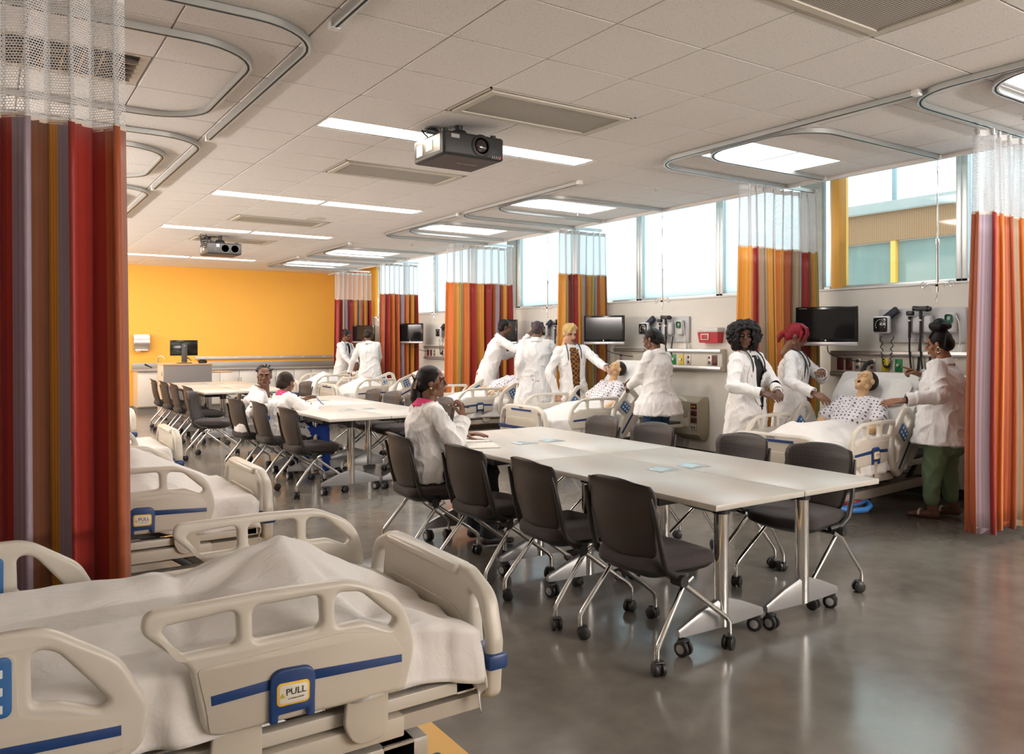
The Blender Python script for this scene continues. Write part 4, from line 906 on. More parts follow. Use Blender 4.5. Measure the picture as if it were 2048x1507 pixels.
# ================================================================ PROJECTORS
M_PBLK = mat('projector_black', (0.022, 0.021, 0.021), 0.5, bump=.05, bump_scale=400); M_PSIDE = mat('projector_side', (0.07, 0.06, 0.035), 0.35, .6); M_PBOT = mat('projector_underside', (0.04, 0.032, 0.030), 0.45); M_LENS = mat('lens_glass', (0.02, 0.006, 0.008), 0.04, 0, 1.0, coat=1.0)
M_LBLG = mat('grey_label', (.40, .39, .38), .5)
def cable(parent, pts, r=.005, name='cable', m=None):
    P = [Vector(p) for p in pts]; out = []
    for i in range(len(P) - 1):
        p0 = P[max(i - 1, 0)]; p1 = P[i]; p2 = P[i + 1]; p3 = P[min(i + 2, len(P) - 1)]
        for k in range(6):
            t_ = k / 6; out.append(.5 * ((2 * p1) + (p2 - p0) * t_ + (2 * p0 - 5 * p1 + 4 * p2 - p3) * t_ ** 2 + (3 * p1 - p0 - 3 * p2 + p3) * t_ ** 3))
    out.append(P[-1]); return MB().tube(out, r, 8).build(name, m or M_BLK, parent)
def projector(x, y, z, label, front=True, z_c=H):
    t = thing('projector', label, 'projector', (x, y, z)); w_, d_, h_ = .25, .24, .085
    MB().box((0, d_, 0), (2 * w_, 2 * d_, 2 * h_), .022, seg=3).build('body', M_PBLK, t)
    MB().bx(-w_ - .002, -w_ + .004, .05, 2 * d_ - .04, -h_ + .03, h_ - .02).build('side_panel', M_PSIDE, t); MB().bx(-w_ + .03, w_ - .03, .03, 2 * d_ - .03, -h_ - .002, -h_ + .004).build('underside_panel', M_PBOT, t)
    MB().bx(-w_ - .004, -w_ - .001, 2 * d_ - .16, 2 * d_ - .06, -h_ + .04, h_ - .045).build('side_label', M_LBLG, t, 'grey printed label'); MB().bx(-w_ - .004, -w_ - .001, .16, .27, -.03, h_ - .045).build('side_label', M_LBLG, t, 'grey printed label')
    if front:
        MB().lathe([(0, .0), (.078, .0), (.082, -.004), (.072, -.010), (.060, -.012), (.056, .002), (.05, .004)], c=(.055, 0.0, .004), axis='Y', seg=32).build('lens_ring', M_PBLK, t)
        MB().lathe([(.046, .0), (.046, -.004), (.03, -.014), (.012, -.018), (0, -.019)], c=(.055, 0, .004), axis='Y', seg=32).build('lens', M_LENS, t)
        MB().bx(-.19, -.125, -.003, .001, .035, .062).build('front_label', M_LBLG, t, 'grey printed label')
        for k in range(5): MB().box((.15 + k * .016, -.001, -.065), (.003, .003, .022), rot=Matrix.Rotation(R(20), 3, 'Y')).build('status_light', MATS['lamp_red'] if k == 4 else M_WHT, t)
        tx = obj('lettering', text_mesh('Panasonic', .045, .0004), M_LBLG, t, loc=(.06, .22, -h_ - .0035)); tx.rotation_euler = (R(180), 0, 0)
    else:
        for k in (-.02, .12): MB().lathe([(0, .0), (.065, .0), (.065, -.003), (.056, -.003), (.052, .001), (0, .001)], c=(k + .03, 0, 0), axis='Y', seg=28).build('fan_grille', M_DARK, t)
        MB().bx(-.115, -.075, -.003, .001, .02, .06).build('rear_label', M_WLBL, t, 'white printed label'); MB().bx(-.14, -.12, -.003, .001, -.04, .03).build('switch', M_DARK, t)
    m = MB(); m.lathe([(0, h_), (.075, h_), (.07, h_ + .03), (.055, h_ + .055), (0, h_ + .055)], c=(-.02, .2, 0), seg=28); m.bx(-.16, .14, .14, .26, h_, h_ + .012); m.cyl((-.02, .2, h_), (-.02, .2, z_c - z - .012), .03); m.build('ceiling_mount', M_BLK, t)
    for s_ in (-1, 1): MB().cyl((s_ * .2 - .01, .06, h_ - .004), (s_ * .2 - .01, .06, h_ + .022), .022, seg=14).build('foot', M_BLK, t)
    cable(t, [(-.2, .3, h_ - .01), (-.26, .32, h_ + .05), (-.22, .34, z_c - z - .05), (-.12, .36, z_c - z - .02)], .006); cable(t, [(-.12, .1, h_), (-.2, .14, h_ + .03), (-.13, .2, h_ + .035), (-.06, .22, h_ + .02)], .006)
    MB().box((-.17, .34, z_c - z - .045), (.10, .05, .035), .01).bx(-.20, -.06, .31, .40, z_c - z - .022, z_c - z - .014).build('plug_box', M_BLK, t)
    if not front:
        for k in range(5):
            a0 = k * 1.1; cable(t, [(-.27 + .05 * math.cos(a0 + q), .05 + .02 * k, .05 + .05 * math.sin(a0 + q) + .03 * k) for q in (0, 1.2, 2.4, 3.6, 4.8, 6)], .006)
    return t
mat('lamp_red', (.6, .02, .08), .4, emit=((1, .05, .15), 1.5))
projector(2.90, 5.0, 2.855, 'big black ceiling projector with lens facing the camera'); projector(2.95, 12.5, 2.83, 'far black ceiling projector with cable loops', False)

# ================================================================ RIGHT WALL EQUIPMENT
M_PANEL = mat('headwall_beige', (0.60, 0.555, 0.47), 0.5); M_RAILM = mat('brushed_metal', (0.60, 0.58, 0.55), 0.28, .8); M_BOARD = mat('board_grey', (0.52, 0.51, 0.51), 0.45); M_BURG = mat('outlet_burgundy', (0.10, 0.012, 0.012), 0.4); M_PLATE = mat('outlet_plate', (0.48, 0.45, 0.40), 0.35, .4); M_GRN = mat('gas_green', (0.01, 0.20, 0.05), 0.4); M_YELG = mat('gas_yellow', (0.65, 0.48, 0.02), 0.4); M_SCREEN = mat('screen_black', (0.010, 0.010, 0.011), 0.10, 0, .28); M_BEZ = mat('bezel_black', (0.010, 0.010, 0.010), 0.15); M_CHIN = mat('silver_chin', (0.62, 0.60, 0.60), 0.3, .5)
WN = ['nearest right-hand bed', 'second right-hand bed', 'third right-hand bed', 'fourth right-hand bed', 'farthest right-hand bed']
HW = [(3.15, 5.17), (6.66, 8.66), (9.05, 11.0), (12.55, 14.55), (15.2, 17.0)]
OUT = [[(5.05, 'b'), (4.95, 'b'), (4.85, 'g'), (4.69, 'w'), (4.55, 'y'), (4.41, 'G'), (4.10, 'w'), (3.72, 'w')], [(8.5, 'w'), (7.47, 'G'), (7.34, 'y'), (7.21, 'w'), (6.86, 'w'), (6.775, 'b')], [(10.8, 'b'), (10.7, 'g'), (9.8, 'G'), (9.65, 'y')], [(14.38, 'b'), (14.25, 'b'), (14.1, 'g'), (13.75, 'w'), (13.5, 'y'), (13.3, 'G')], [(16.8, 'b'), (16.7, 'g'), (16.0, 'y')]]
for (y0, y1), outs, n in zip(HW, OUT, WN):
    t = thing('headwall_panel', 'beige wall service panel with metal rails behind the ' + n, 'wall panel', (XW, (y0 + y1) / 2, 1.22), 0, 'bed headwall panels'); hw = (y1 - y0) / 2
    MB().bx(-.075, 0, -hw, hw, -.135, .135, .008).build('housing', M_PANEL, t)
    for z in (.105, -.105):
        m = MB(); m.bx(-.10, -.07, -hw + .01, hw - .01, z - .02, z + .028, .006).build('rail', M_RAILM, t, 'brushed metal rail')
        MB().bx(-.104, -.09, -hw + .01, hw - .01, z - .006, z + .006, .003).build('rail_lip', M_CHIN, t)
    for (y, k) in outs:
        yy = y - (y0 + y1) / 2; o = MB().bx(-.083, -.072, yy - .038, yy + .038, -.065, .06, .004).build('outlet', {'b': M_BURG, 'g': M_PLATE, 'w': M_PLATE, 'y': M_YELG, 'G': M_GRN}[k], t, {'y': 'yellow gas outlet', 'G': 'green gas outlet', 'b': 'dark red socket'}.get(k))
        if k in 'bgw':
            for z in (-.03, .03): MB().box((-.084, yy, z), (.006, .034, .03), .003).build('socket', M_BURG if k != 'g' else M_BLK, o)
        else: MB().cyl((-.083, yy, 0), (-.10, yy, 0), .015, seg=14).build('gas_port', M_CHIN, o)
MON = [(6.97, 5.0, 14), (6.95, 8.48, 20), (6.95, 11.14, 27), (6.95, 14.5, 24), (6.95, 16.88, 26)]
for (x, y, a), n in zip(MON, WN):
    t = thing('wall_monitor', 'black flat monitor with silver chin on a wall arm at the ' + n, 'monitor', (x, y, 1.62), R(a), 'bedside wall monitors'); w_ = .315
    MB().box((0, 0, .0), (.035, 2 * w_, .355), .010).build('bezel', M_BEZ, t); MB().bx(-.0195, -.0165, -w_ + .03, w_ - .03, -.145, .150).build('screen', M_SCREEN, t)
    MB().box((0, 0, -.197), (.04, 2 * w_, .038), .008).build('chin', M_CHIN, t); MB().cyl((-.0185, 0, -.162), (-.021, 0, -.162), .009, seg=16).build('badge', M_WHT, t)
    MB().bx(-.02, -.018, w_ - .12, w_ - .04, .158, .163).build('brand_mark', M_LBLG, t); MB().bx(-.0, .09, -.06, .06, -.06, .06, .01).tube([(.05, 0, 0), (.22, -.02, -.05), (.36, .12, -.05)], .022, 10).build('wall_arm', M_BLK, t)
    cable(t, [(.03, .0, -.21), (.05, -.02, -.30), (.12, -.2, -.36), (.24, -.32, -.38)], .005)
def coil(parent, p0, p1, sag, r=.012, turns=26, wr=.0045):
    p0 = Vector(p0); p1 = Vector(p1); pts = []; n = turns * 7
    for i in range(n + 1):
        s_ = i / n; c = p0.lerp(p1, s_); c.z -= sag * (1 - (2 * s_ - 1) ** 4); a = 2 * PI * turns * s_
        pts.append(c + Vector((r * math.cos(a), (r * .8 * math.sin(a)) * (1 if abs(2 * s_ - 1) > .7 else .4), r * .7 * math.sin(a) if abs(2 * s_ - 1) < .7 else 0)))
    return MB().tube(pts, wr, 5).build('coiled_cord', M_BLK, parent)
def diag_board(yc, hw, n, parts=True):
    t = thing('diagnostic_board', 'grey diagnostic wall board with gauge and scopes behind the ' + n, 'medical station', (XW, yc, 1.60), 0, 'diagnostic wall boards')
    MB().bx(-.035, 0, -hw, hw, -.165, .165, .012).build('board', M_BOARD, t); MB().bx(-.037, -.034, -.10, -.04, .130, .142).build('brand_mark', mat('brand_blue', (.04, .25, .5), .4), t)
    # blood pressure gauge
    g = MB().box((-.13, hw - .10, .01), (.05, .17, .17), .018, seg=3).build('pressure_gauge', mat('gauge_white', (.72, .72, .72), .4), t); MB().box((-.157, hw - .10, .01), (.004, .14, .14), .012).build('dial', M_BEZ, g)
    for k in range(12): a = R(210 - k * 22); MB().box((-.160, hw - .10 + .052 * math.cos(a), .01 + .052 * math.sin(a)), (.002, .007, .007)).build('dial_mark', M_WHT, g)
    MB().bx(-.11, -.03, hw - .13, hw - .07, -.03, .05, .01).build('gauge_bracket', M_BOARD, t)
    cf = MB().box((-.08, hw - .16, .11), (.05, .17, .07), .012, rot=Matrix.Rotation(R(-35), 3, 'X')).build('cuff', mat('cuff_navy', (.012, .014, .03), .6), t)
    coil(t, (-.10, hw - .07, -.10), (-.10, hw - .19, -.10), .30)
    MB().box((-.06, hw - .45, .01), (.06, .24, .17), .025, seg=3).build('scope_holder', mat('holder_grey', (.56, .55, .56), .35), t)
    for k in (0, 1):
        y = hw - .37 - k * .11; s = MB().cyl((-.11, y, -.12), (-.11, y, .05), .013, .012, 12).cyl((-.11, y, .05), (-.11, y, .085), .010, .016, 12); s.build('scope_handle', M_BLK, t); MB().cyl((-.11, y, .04), (-.11, y, .055), .0145, seg=12).build('scope_collar', M_CHROME, t)
        m = MB().box((-.115, y - .01, .115 + .04 * k), (.045, .07 + .05 * k, .045), .012); 
        if k: m.cyl((-.115, y + .07, .16), (-.115, y - .10, .15), .024, .020, 14).cyl((-.115, y - .06, .152), (-.115, y - .075, .152), .028, seg=14); m.cyl((-.11, y, .08), (-.11, y, .15), .016)
        m.build('scope_head', M_BLK, t)
        cable(t, [(-.11, y, -.12), (-.11, y, -.26), (-.11, y - .02, -.42), (-.10, y - .05, -.45), (-.09, y - .07, -.40), (-.08, y - .075, -.25), (-.06, y - .08, -.09)], .009, 'scope_cord')
    th = MB().box((-.06, -hw + .12, .02), (.05, .10, .19), .02, seg=3).build('thermometer', mat('thermo_grey', (.60, .60, .58), .4), t); MB().box((-.088, -hw + .125, .055), (.006, .065, .085), .02).build('thermometer_face', mat('thermo_green', (.02, .16, .08), .35), th); MB().box((-.092, -hw + .125, .06), (.004, .03, .03), .004).build('thermometer_screen', M_LBLG, th)
    cable(t, [(-.07, -hw + .07, .08), (-.09, -hw + .03, -.0), (-.08, -hw + .03, -.2), (-.08, -hw + .05, -.32)], .004, 'probe_cord', M_WHITE)
    MB().box((-.06, -hw + .03, -.24), (.04, .045, .12), .01).build('probe_box', M_WHITE, t)
    return t
diag_board(4.22, .43, WN[0]); diag_board(7.66, .41, WN[1]); diag_board(9.98, .41, WN[2]); diag_board(13.5, .41, WN[3]); diag_board(16.1, .41, WN[4])
t = thing('sharps_container', 'red and clear sharps container on the cream wall', 'sharps bin', (XW, 6.865, 1.525))
MB().loft([[(-.11 * k - .0, -.165 * q, z), (-.11 * k, .165 * q, z), (0, .165 * q, z), (0, -.165 * q, z)] for z, k, q in ((-.095, .85, .90), (.03, 1, 1))]).build('red_bin', mat('sharps_red', (.52, .03, .045), .35), t)
MB().bx(-.112, 0, -.168, .168, .03, .09, .012).build('clear_lid', mat('sharps_clear', (.66, .60, .58), .2), t); MB().bx(-.112, -.104, -.02, .11, -.06, .015, .004).build('warning_label', M_WLBL, t, 'pale framed label'); MB().bx(-.115, -.108, -.005, .095, -.05, .005, .003).build('label_field', mat('label_red', (.40, .02, .03), .4), t)
t = thing('floor_wall_box', 'beige boxed utility unit with four outlets low on the wall', 'utility box', (XW, 7.18, 0))
MB().loft([[(-.01, y0, z), (-.01, y1, z), (-x, y1 - .03, z), (-x, y0 + .03, z)] for x, y0, y1, z in ((.05, -.20, .20, .22), (.15, -.24, .24, .30), (.16, -.24, .24, .70), (.05, -.22, .22, .76))]).build('housing', mat('utility_beige', (.42, .38, .28), .5), t)
for k in range(4):
    o = MB().bx(-.17, -.158, -.185, -.09, .36 + k * .085, .425 + k * .085, .003).build('outlet_plate', M_PLATE if k == 0 else M_BURG, t); 
    for s_ in (-1, 1): MB().cyl((-.168, -.137 + s_ * .02, .392 + k * .085), (-.173, -.137 + s_ * .02, .392 + k * .085), .012, seg=12).build('socket', M_BLK if k != 3 else M_YELG, o)
t = thing('wall_suction_unit', 'grey suction canister bracket on the wall left of the utility box', 'medical unit', (XW, 7.62, .35)); MB().bx(-.14, 0, -.08, .08, .0, .36, .01).build('bracket', M_WHITE, t); MB().cyl((-.09, 0, .12), (-.09, 0, .34), .055, seg=20).build('canister', mat('canister', (.5, .5, .48), .25), t)
# ---------------------------------------------------------------- IV poles hanging from the inner tracks
def iv_pole(x, y, n, rz=0.0):
    t = thing('iv_pole', 'chrome drip hanger hanging from the ceiling track at the ' + n, 'drip hanger', (x, y, H - .045), rz, 'ceiling drip hangers')
    MB().tube([(0, 0, 0), (0, 0, -.05), (.012, 0, -.075), (0, 0, -.10), (-.012, 0, -.085), (0, 0, -.06)], .003, 6).build('top_hook', M_CHROME, t)
    MB().cyl((0, 0, -.10), (0, 0, -.70), .006, seg=10).build('rod', M_CHROME, t); MB().cyl((0, 0, -.68), (0, 0, -.73), .016, seg=14).build('collar', M_CHROME, t); MB().cyl((0, 0, -.72), (0, 0, -1.13), .010, seg=10).build('sleeve_rod', M_CHROME, t)
    for s_ in (-1, 1):
        MB().tube([(0, 0, -1.055), (0, s_ * .06, -1.05), (0, s_ * .11, -1.06)], .0035, 6).build('arm', M_CHROME, t)
        MB().tube([(0, s_ * .14 + .030 * math.cos(q), -1.065 + .026 * math.sin(q)) for q in [2 * PI * k / 14 for k in range(14)]], .0035, 6, True).build('ring', M_CHROME, t)
        MB().tube([(0, s_ * .07, -1.05), (.0, s_ * .078, -1.075), (0, s_ * .065, -1.09), (0, s_ * .075, -1.105)], .003, 6).build('small_hook', M_CHROME, t)
    MB().tube([(0, 0, -1.13), (0, .0, -1.16), (0, .016, -1.19), (0, .006, -1.215), (0, -.012, -1.20)], .004, 6).build('bottom_hook', M_CHROME, t); MB().sph((-.012, 0, -1.075), .012, 10).build('knob', M_BLK, t)
for (x, y), n in zip(((6.70, 3.71), (6.70, 7.08), (6.70, 9.46), (6.70, 13.0)), WN): iv_pole(x, y, n, R(-12))
iv_pole(6.70, 15.5, WN[4])

# ================================================================ FAR WALL: counter, cabinets, lectern
M_CAB = mat('cabinet_white', (0.76, 0.72, 0.66), 0.35); M_CTOP = mat('counter_grey', (0.36, 0.34, 0.32), 0.35); M_CABSIDE = mat('cabinet_side', (0.66, 0.57, 0.45), 0.5); M_KICK = mat('kick_grey', (0.26, 0.245, 0.23), 0.5)
t = thing('worktop', 'long grey worktop with upstand along the yellow wall', 'worktop', (2.52, YF, 0)); MB().bx(-.02, XW - 2.52 - .02, -.66, -.002, .83, .865, .006).build('slab', M_CTOP, t); MB().bx(0, XW - 2.52 - .02, -.03, -.002, .865, .985, .004).build('upstand', mat('upstand_grey', (.42, .42, .42), .35, .4), t)
n_ = 6; cw = (XW - .05 - 2.54) / n_; cab0 = None
for k in range(n_):
    if cab0 is None:
        c = thing('base_cabinet', '', 'cabinet'); cab0 = c
        MB().bx(.002, cw - .002, -.60, -.01, .10, .83).build('body', M_CABSIDE, c); MB().bx(.0, cw, -.56, -.02, 0, .10).build('toe_kick', M_KICK, c)
        for q in (0, 1):
            d = MB().bx(.004 + q * cw / 2, (q + 1) * cw / 2 - .004, -.622, -.601, .12, .815, .003).build('door', M_CAB, c); MB().tube([(cw / 2 + (.03 if q else -.03), -.622, .55), (cw / 2 + (.03 if q else -.03), -.648, .56), (cw / 2 + (.03 if q else -.03), -.648, .66), (cw / 2 + (.03 if q else -.03), -.622, .67)], .005, 8).build('handle', M_CHROME, d)
    else: c = copy_tree(cab0)
    c.location = (2.54 + k * cw, YF, 0); c['label'] = 'white two-door base cabinet under the grey worktop, %s from the left' % ['first', 'second', 'third', 'fourth', 'fifth', 'sixth'][k]; c['group'] = 'base cabinets'; c['category'] = 'cabinet'
t = thing('cable_raceway', 'pale grey socket raceway along the yellow wall', 'raceway', (3.75, YF, 1.08)); MB().bx(0, 3.1, -.045, 0, -.032, .032, .006).build('channel', mat('raceway', (.55, .55, .56), .35, .3), t)
for k in range(6):
    for s_ in (-1, 1): MB().box((.35 + k * .5 + s_ * .022, -.047, 0), (.026, .006, .026), .004).build('socket', M_WHT, t)
t = thing('towel_dispenser', 'brushed steel paper towel dispenser on the yellow wall', 'dispenser', (2.69, YF, 1.43)); MB().loft([[(-.15, 0, z), (.15, 0, z), (.15, -d, z), (-.15, -d, z)] for z, d in ((-.16, .08), (-.10, .13), (.05, .14), (.16, .09))]).build('cover', M_RAILM, t); MB().bx(-.12, .12, -.12, -.02, -.185, -.155, .006).build('outlet_lip', M_WHITE, t); MB().bx(-.10, -.02, -.07, -.068, -.21, -.16).build('paper', M_WHT, t)
t = thing('gooseneck_faucet', 'chrome gooseneck tap with black lever on the grey worktop', 'tap', (2.98, 18.28, .865)); MB().tube([(0, 0, 0), (0, 0, .2), (.01, -.01, .25), (.05, -.03, .275), (.10, -.05, .25), (.11, -.055, .21)], .011, 10).build('spout', M_CHROME, t); MB().bx(-.12, .05, -.03, .03, 0, .03, .01).build('base', M_CHROME, t); MB().tube([(-.10, 0, .02), (-.16, -.04, .05), (-.26, -.08, .10)], [.010, .012, .02], 8).build('lever', M_BLK, t)
t = thing('sink_basin', 'recessed steel sink rim in the grey worktop', 'sink', (3.0, 18.1, .865)); MB().bx(-.24, .24, -.17, .12, -.005, .006, .003).build('rim', M_RAILM, t); MB().bx(-.21, .21, -.14, .09, .004, .0065).build('bowl', M_KICK, t)
t = thing('lectern', 'grey media lectern with wooden top edge and fold-out shelf', 'lectern', (3.12, 15.95, 0)); M_LEC = mat('lectern_grey', (.255, .235, .225), .55); M_LECS = mat('lectern_side', (.52, .47, .42), .5); M_WOOD = mat('maple_edge', (.58, .38, .22), .45)
MB().bx(-.43, .41, -.02, .0, .05, 1.0, .004).build('front_panel', M_LEC, t); MB().bx(-.43, .41, .0, .60, .05, 1.0, .004).build('body', M_LECS, t); MB().bx(-.44, .42, -.03, .62, 1.0, 1.03, .004).build('top', M_WOOD, t); MB().bx(-.28, .30, -.026, -.018, .30, .62, .002).build('access_door', mat('lectern_door', (.23, .21, .205), .5), t)
MB().bx(-.434, -.428, .10, .14, .80, .88).build('side_lock', M_BLK, t); MB().bx(.42, .80, .05, .5, .845, .87, .004).build('fold_out_shelf', M_WOOD, t)
for sx in (-1, 1):
    for sy in (0, 1): MB().cyl((sx * .38, .05 + sy * .5, 0), (sx * .38, .05 + sy * .5, .05), .025, seg=12).build('castor', M_BLK, t)
t = thing('desk_monitor', 'black monitor seen from behind on the grey lectern', 'monitor', (3.08, 16.15, 1.03), R(3)); MB().box((0, 0, .29), (.49, .03, .29), .008).build('panel_back', M_BEZ, t); MB().bx(-.05, .05, -.045, -.015, .02, .375, .006).build('stand_neck', mat('stand_grey', (.10, .10, .10), .4, .3), t); MB().bx(-.12, .12, -.12, .06, 0, .012, .004).build('stand_foot', M_BLK, t); MB().lathe([(0, 0), (.012, 0), (.012, -.002), (0, -.002)], c=(0, -.0455, .33), axis='Y', seg=16).build('badge', M_LBLG, t)
cable(t, [(.04, -.02, .10), (.10, -.06, .07), (.12, -.02, .05), (.08, .0, .10), (.03, 0, .12)], .006)
t = thing('desk_phone', 'black box device beside the lectern monitor', 'device', (3.40, 16.12, 1.03)); MB().box((0, 0, .035), (.15, .12, .05), .012, rot=Matrix.Rotation(R(12), 3, 'X')).build('body', M_BEZ, t); MB().box((0, -.02, .066), (.10, .05, .006), .003, rot=Matrix.Rotation(R(12), 3, 'X')).build('screen', M_SCREEN, t)
t = thing('wall_clipboard', 'notebook', 'x') if False else None
# open spiral notebook on the front table
t = thing('spiral_notebook', 'open spiral notebook on the near left of the front table', 'notebook', (2.845, 4.86, .738), R(-20)); 
MB().bx(-.105, .105, .005, .27, 0, .006, .002).build('page_block', mat('paper', (.76, .72, .66), .8), t); MB().bx(-.105, .105, -.27, -.005, 0, .006, .002).build('page_block', MATS['paper'], t)
for k in range(22): MB().tube([(-.098 + k * .0093, .009 * math.cos(q), .006 + .009 * math.sin(q)) for q in [2 * PI * i / 8 for i in range(8)]], .0012, 4, True).build('spiral_ring', M_BLK, t)

# ================================================================ PEOPLE
V3 = Vector
def skin_mat(name, col):
    m = mat(name, col, 0.48, noise_amt=.08, noise_scale=30, bump=.03, bump_scale=300); b = m.node_tree.nodes['Principled BSDF']
    b.inputs['Subsurface Weight'].default_value = .08; b.inputs['Subsurface Radius'].default_value = (.01, .004, .002); return m
def coat_mat():
    m = mat('lab_coat_cloth', (0.80, 0.785, 0.775), 0.8, sheen=.15); nt = m.node_tree; b = nt.nodes['Principled BSDF']; tc = nt.nodes.new('ShaderNodeTexCoord')
    mp_ = nt.nodes.new('ShaderNodeMapping'); mp_.inputs['Scale'].default_value = (7, 7, 3.2); n = nt.nodes.new('ShaderNodeTexNoise'); n.inputs['Scale'].default_value = 1.6; n.inputs['Detail'].default_value = 4; n.inputs['Distortion'].default_value = 1.5
    nt.links.new(tc.outputs['Object'], mp_.inputs[0]); nt.links.new(mp_.outputs[0], n.inputs[0]); bp_ = nt.nodes.new('ShaderNodeBump'); bp_.inputs['Strength'].default_value = .45; bp_.inputs['Distance'].default_value = .03
    nt.links.new(n.outputs[0], bp_.inputs['Height']); nt.links.new(bp_.outputs[0], b.inputs['Normal']); return m
M_COAT = coat_mat()
def hair_mat(name, col, rough=.45):
    m = mat(name, col, rough, spec=.22); nt = m.node_tree; b = nt.nodes['Principled BSDF']; tc = nt.nodes.new('ShaderNodeTexCoord'); mp_ = nt.nodes.new('ShaderNodeMapping'); mp_.inputs['Scale'].default_value = (160, 160, 14)
    n = nt.nodes.new('ShaderNodeTexNoise'); n.inputs['Scale'].default_value = 1; nt.links.new(tc.outputs['Object'], mp_.inputs[0]); nt.links.new(mp_.outputs[0], n.inputs[0]); bp_ = nt.nodes.new('ShaderNodeBump'); bp_.inputs['Strength'].default_value = .35; bp_.inputs['Distance'].default_value = .01
    nt.links.new(n.outputs[0], bp_.inputs['Height']); nt.links.new(bp_.outputs[0], b.inputs['Normal']); return m
M_HBLK = hair_mat('hair_black', (.008, .006, .006)); M_HBRN = hair_mat('hair_dark_brown', (.022, .012, .009)); M_HRED = hair_mat('hair_red', (.20, .008, .018)); M_HBLOND = hair_mat('hair_blond', (.48, .33, .13)); M_HGREY = hair_mat('hair_grey_plum', (.07, .05, .06)); M_HMAN = hair_mat('hair_manikin', (.030, .018, .014), .55)
M_EYE = mat('eye_white', (.50, .47, .44), .25); M_IRIS = mat('iris_dark', (.012, .008, .006), .1); M_GOLD = mat('earring_gold', (.75, .62, .35), .2, .9)
DK1 = skin_mat('skin_deep_brown', (.105, .045, .026)); DK2 = skin_mat('skin_brown', (.17, .075, .042)); MED = skin_mat('skin_warm_brown', (.27, .12, .065)); LT = skin_mat('skin_fair', (.58, .34, .23)); MANI = skin_mat('manikin_skin', (.66, .42, .22))
def lips_of(sk): return mat('lips_' + sk.name, tuple(c * k for c, k in zip(sk.node_tree.nodes['Principled BSDF'].inputs['Base Color'].default_value[:3], (1.25, .8, .85))), .4)
# ---- head, face forward +Y, centre of skull at origin
def head_mesh(jaw=1.0, open_mouth=False):
    m = MB(); m.sph((0, -.012, .028), 1, 28, (.073, .092, .087)); m.sph((0, .028, -.040), 1, 24, (.058 * jaw, .058, .066)); m.sph((0, .054, -.092), 1, 16, (.026 * jaw, .024, .022))
    m.cap((0, .083, .016), .007, (0, .098, -.020), .0112, 12); m.sph((-.011, .090, -.024), .0080, 10); m.sph((.011, .090, -.024), .0080, 10)
    for s_ in (-1, 1):
        m.sph((s_ * .036, .050, -.028), .028, 14); m.cap((s_ * .012, .080, .032), .010, (s_ * .045, .066, .032), .010, 10); m.sph((s_ * .048 * jaw, .012, -.070), .024, 12)
        m.sph((s_ * .074, -.006, -.004), 1, 12, (.009, .020, .030), Matrix.Rotation(s_ * R(18), 3, 'Z'))
    if not open_mouth: m.cap((-.014, .084, -.052), .0085, (.014, .084, -.052), .0085, 10); m.cap((-.012, .081, -.063), .0095, (.012, .081, -.063), .0095, 10)
    m.cap((0, -.018, -.06), .044 if open_mouth else .050, (0, -.035, -.12 if open_mouth else -.20), .044 if open_mouth else .054, 20)
    me = blob(m, .0042, 2, 'head_base')
    for v in me.vertices:
        c = v.co
        for s_ in (-1, 1):
            d = (c - V3((s_ * .031, .083, .008))).length
            if d < .03: v.co += V3((0, -.010, 0)) * (1 - d / .03) ** 1.2
        if open_mouth:
            d = math.hypot(c.x / 1.3, c.z + .058)
            if c.y > .03 and d < .018: v.co += V3((0, -.03, 0)) * (1 - d / .018)
    me.update(); return me
HEAD_F = head_mesh(.95); HEAD_M = head_mesh(1.1); HEAD_K = head_mesh(1.0, True)
EYEM = MB().sph((0, 0, 0), .0108, 16, (1.15, .60, .55)).mesh('eye'); IRISM = MB().sph((0, 0, 0), .0060, 12, (1, .45, 1)).mesh('iris'); LIPM = MB().cap((-.015, 0, .0035), .0052, (.015, 0, .0035), .0052, 8).cap((-.013, .001, -.006), .0062, (.013, .001, -.006), .0062, 8).mesh('lips')
LIDM = MB().tube([(-.0165, -.006, -.001), (-.010, .001, .0062), (0, .0035, .0086), (.010, .001, .0062), (.0165, -.006, -.001)], [.0015, .0030, .0036, .0030, .0015], 8).mesh('eyelid'); LID2 = MB().sph((0, 0, 0), .0125, 14).mesh('eyelid_closed')
BROWM = MB().tube([(-.018, -.004, -.003), (-.006, 0, .002), (.008, .001, .002), (.018, -.005, -.004)], [.0018, .0035, .0035, .0015], 6).mesh('eyebrow')
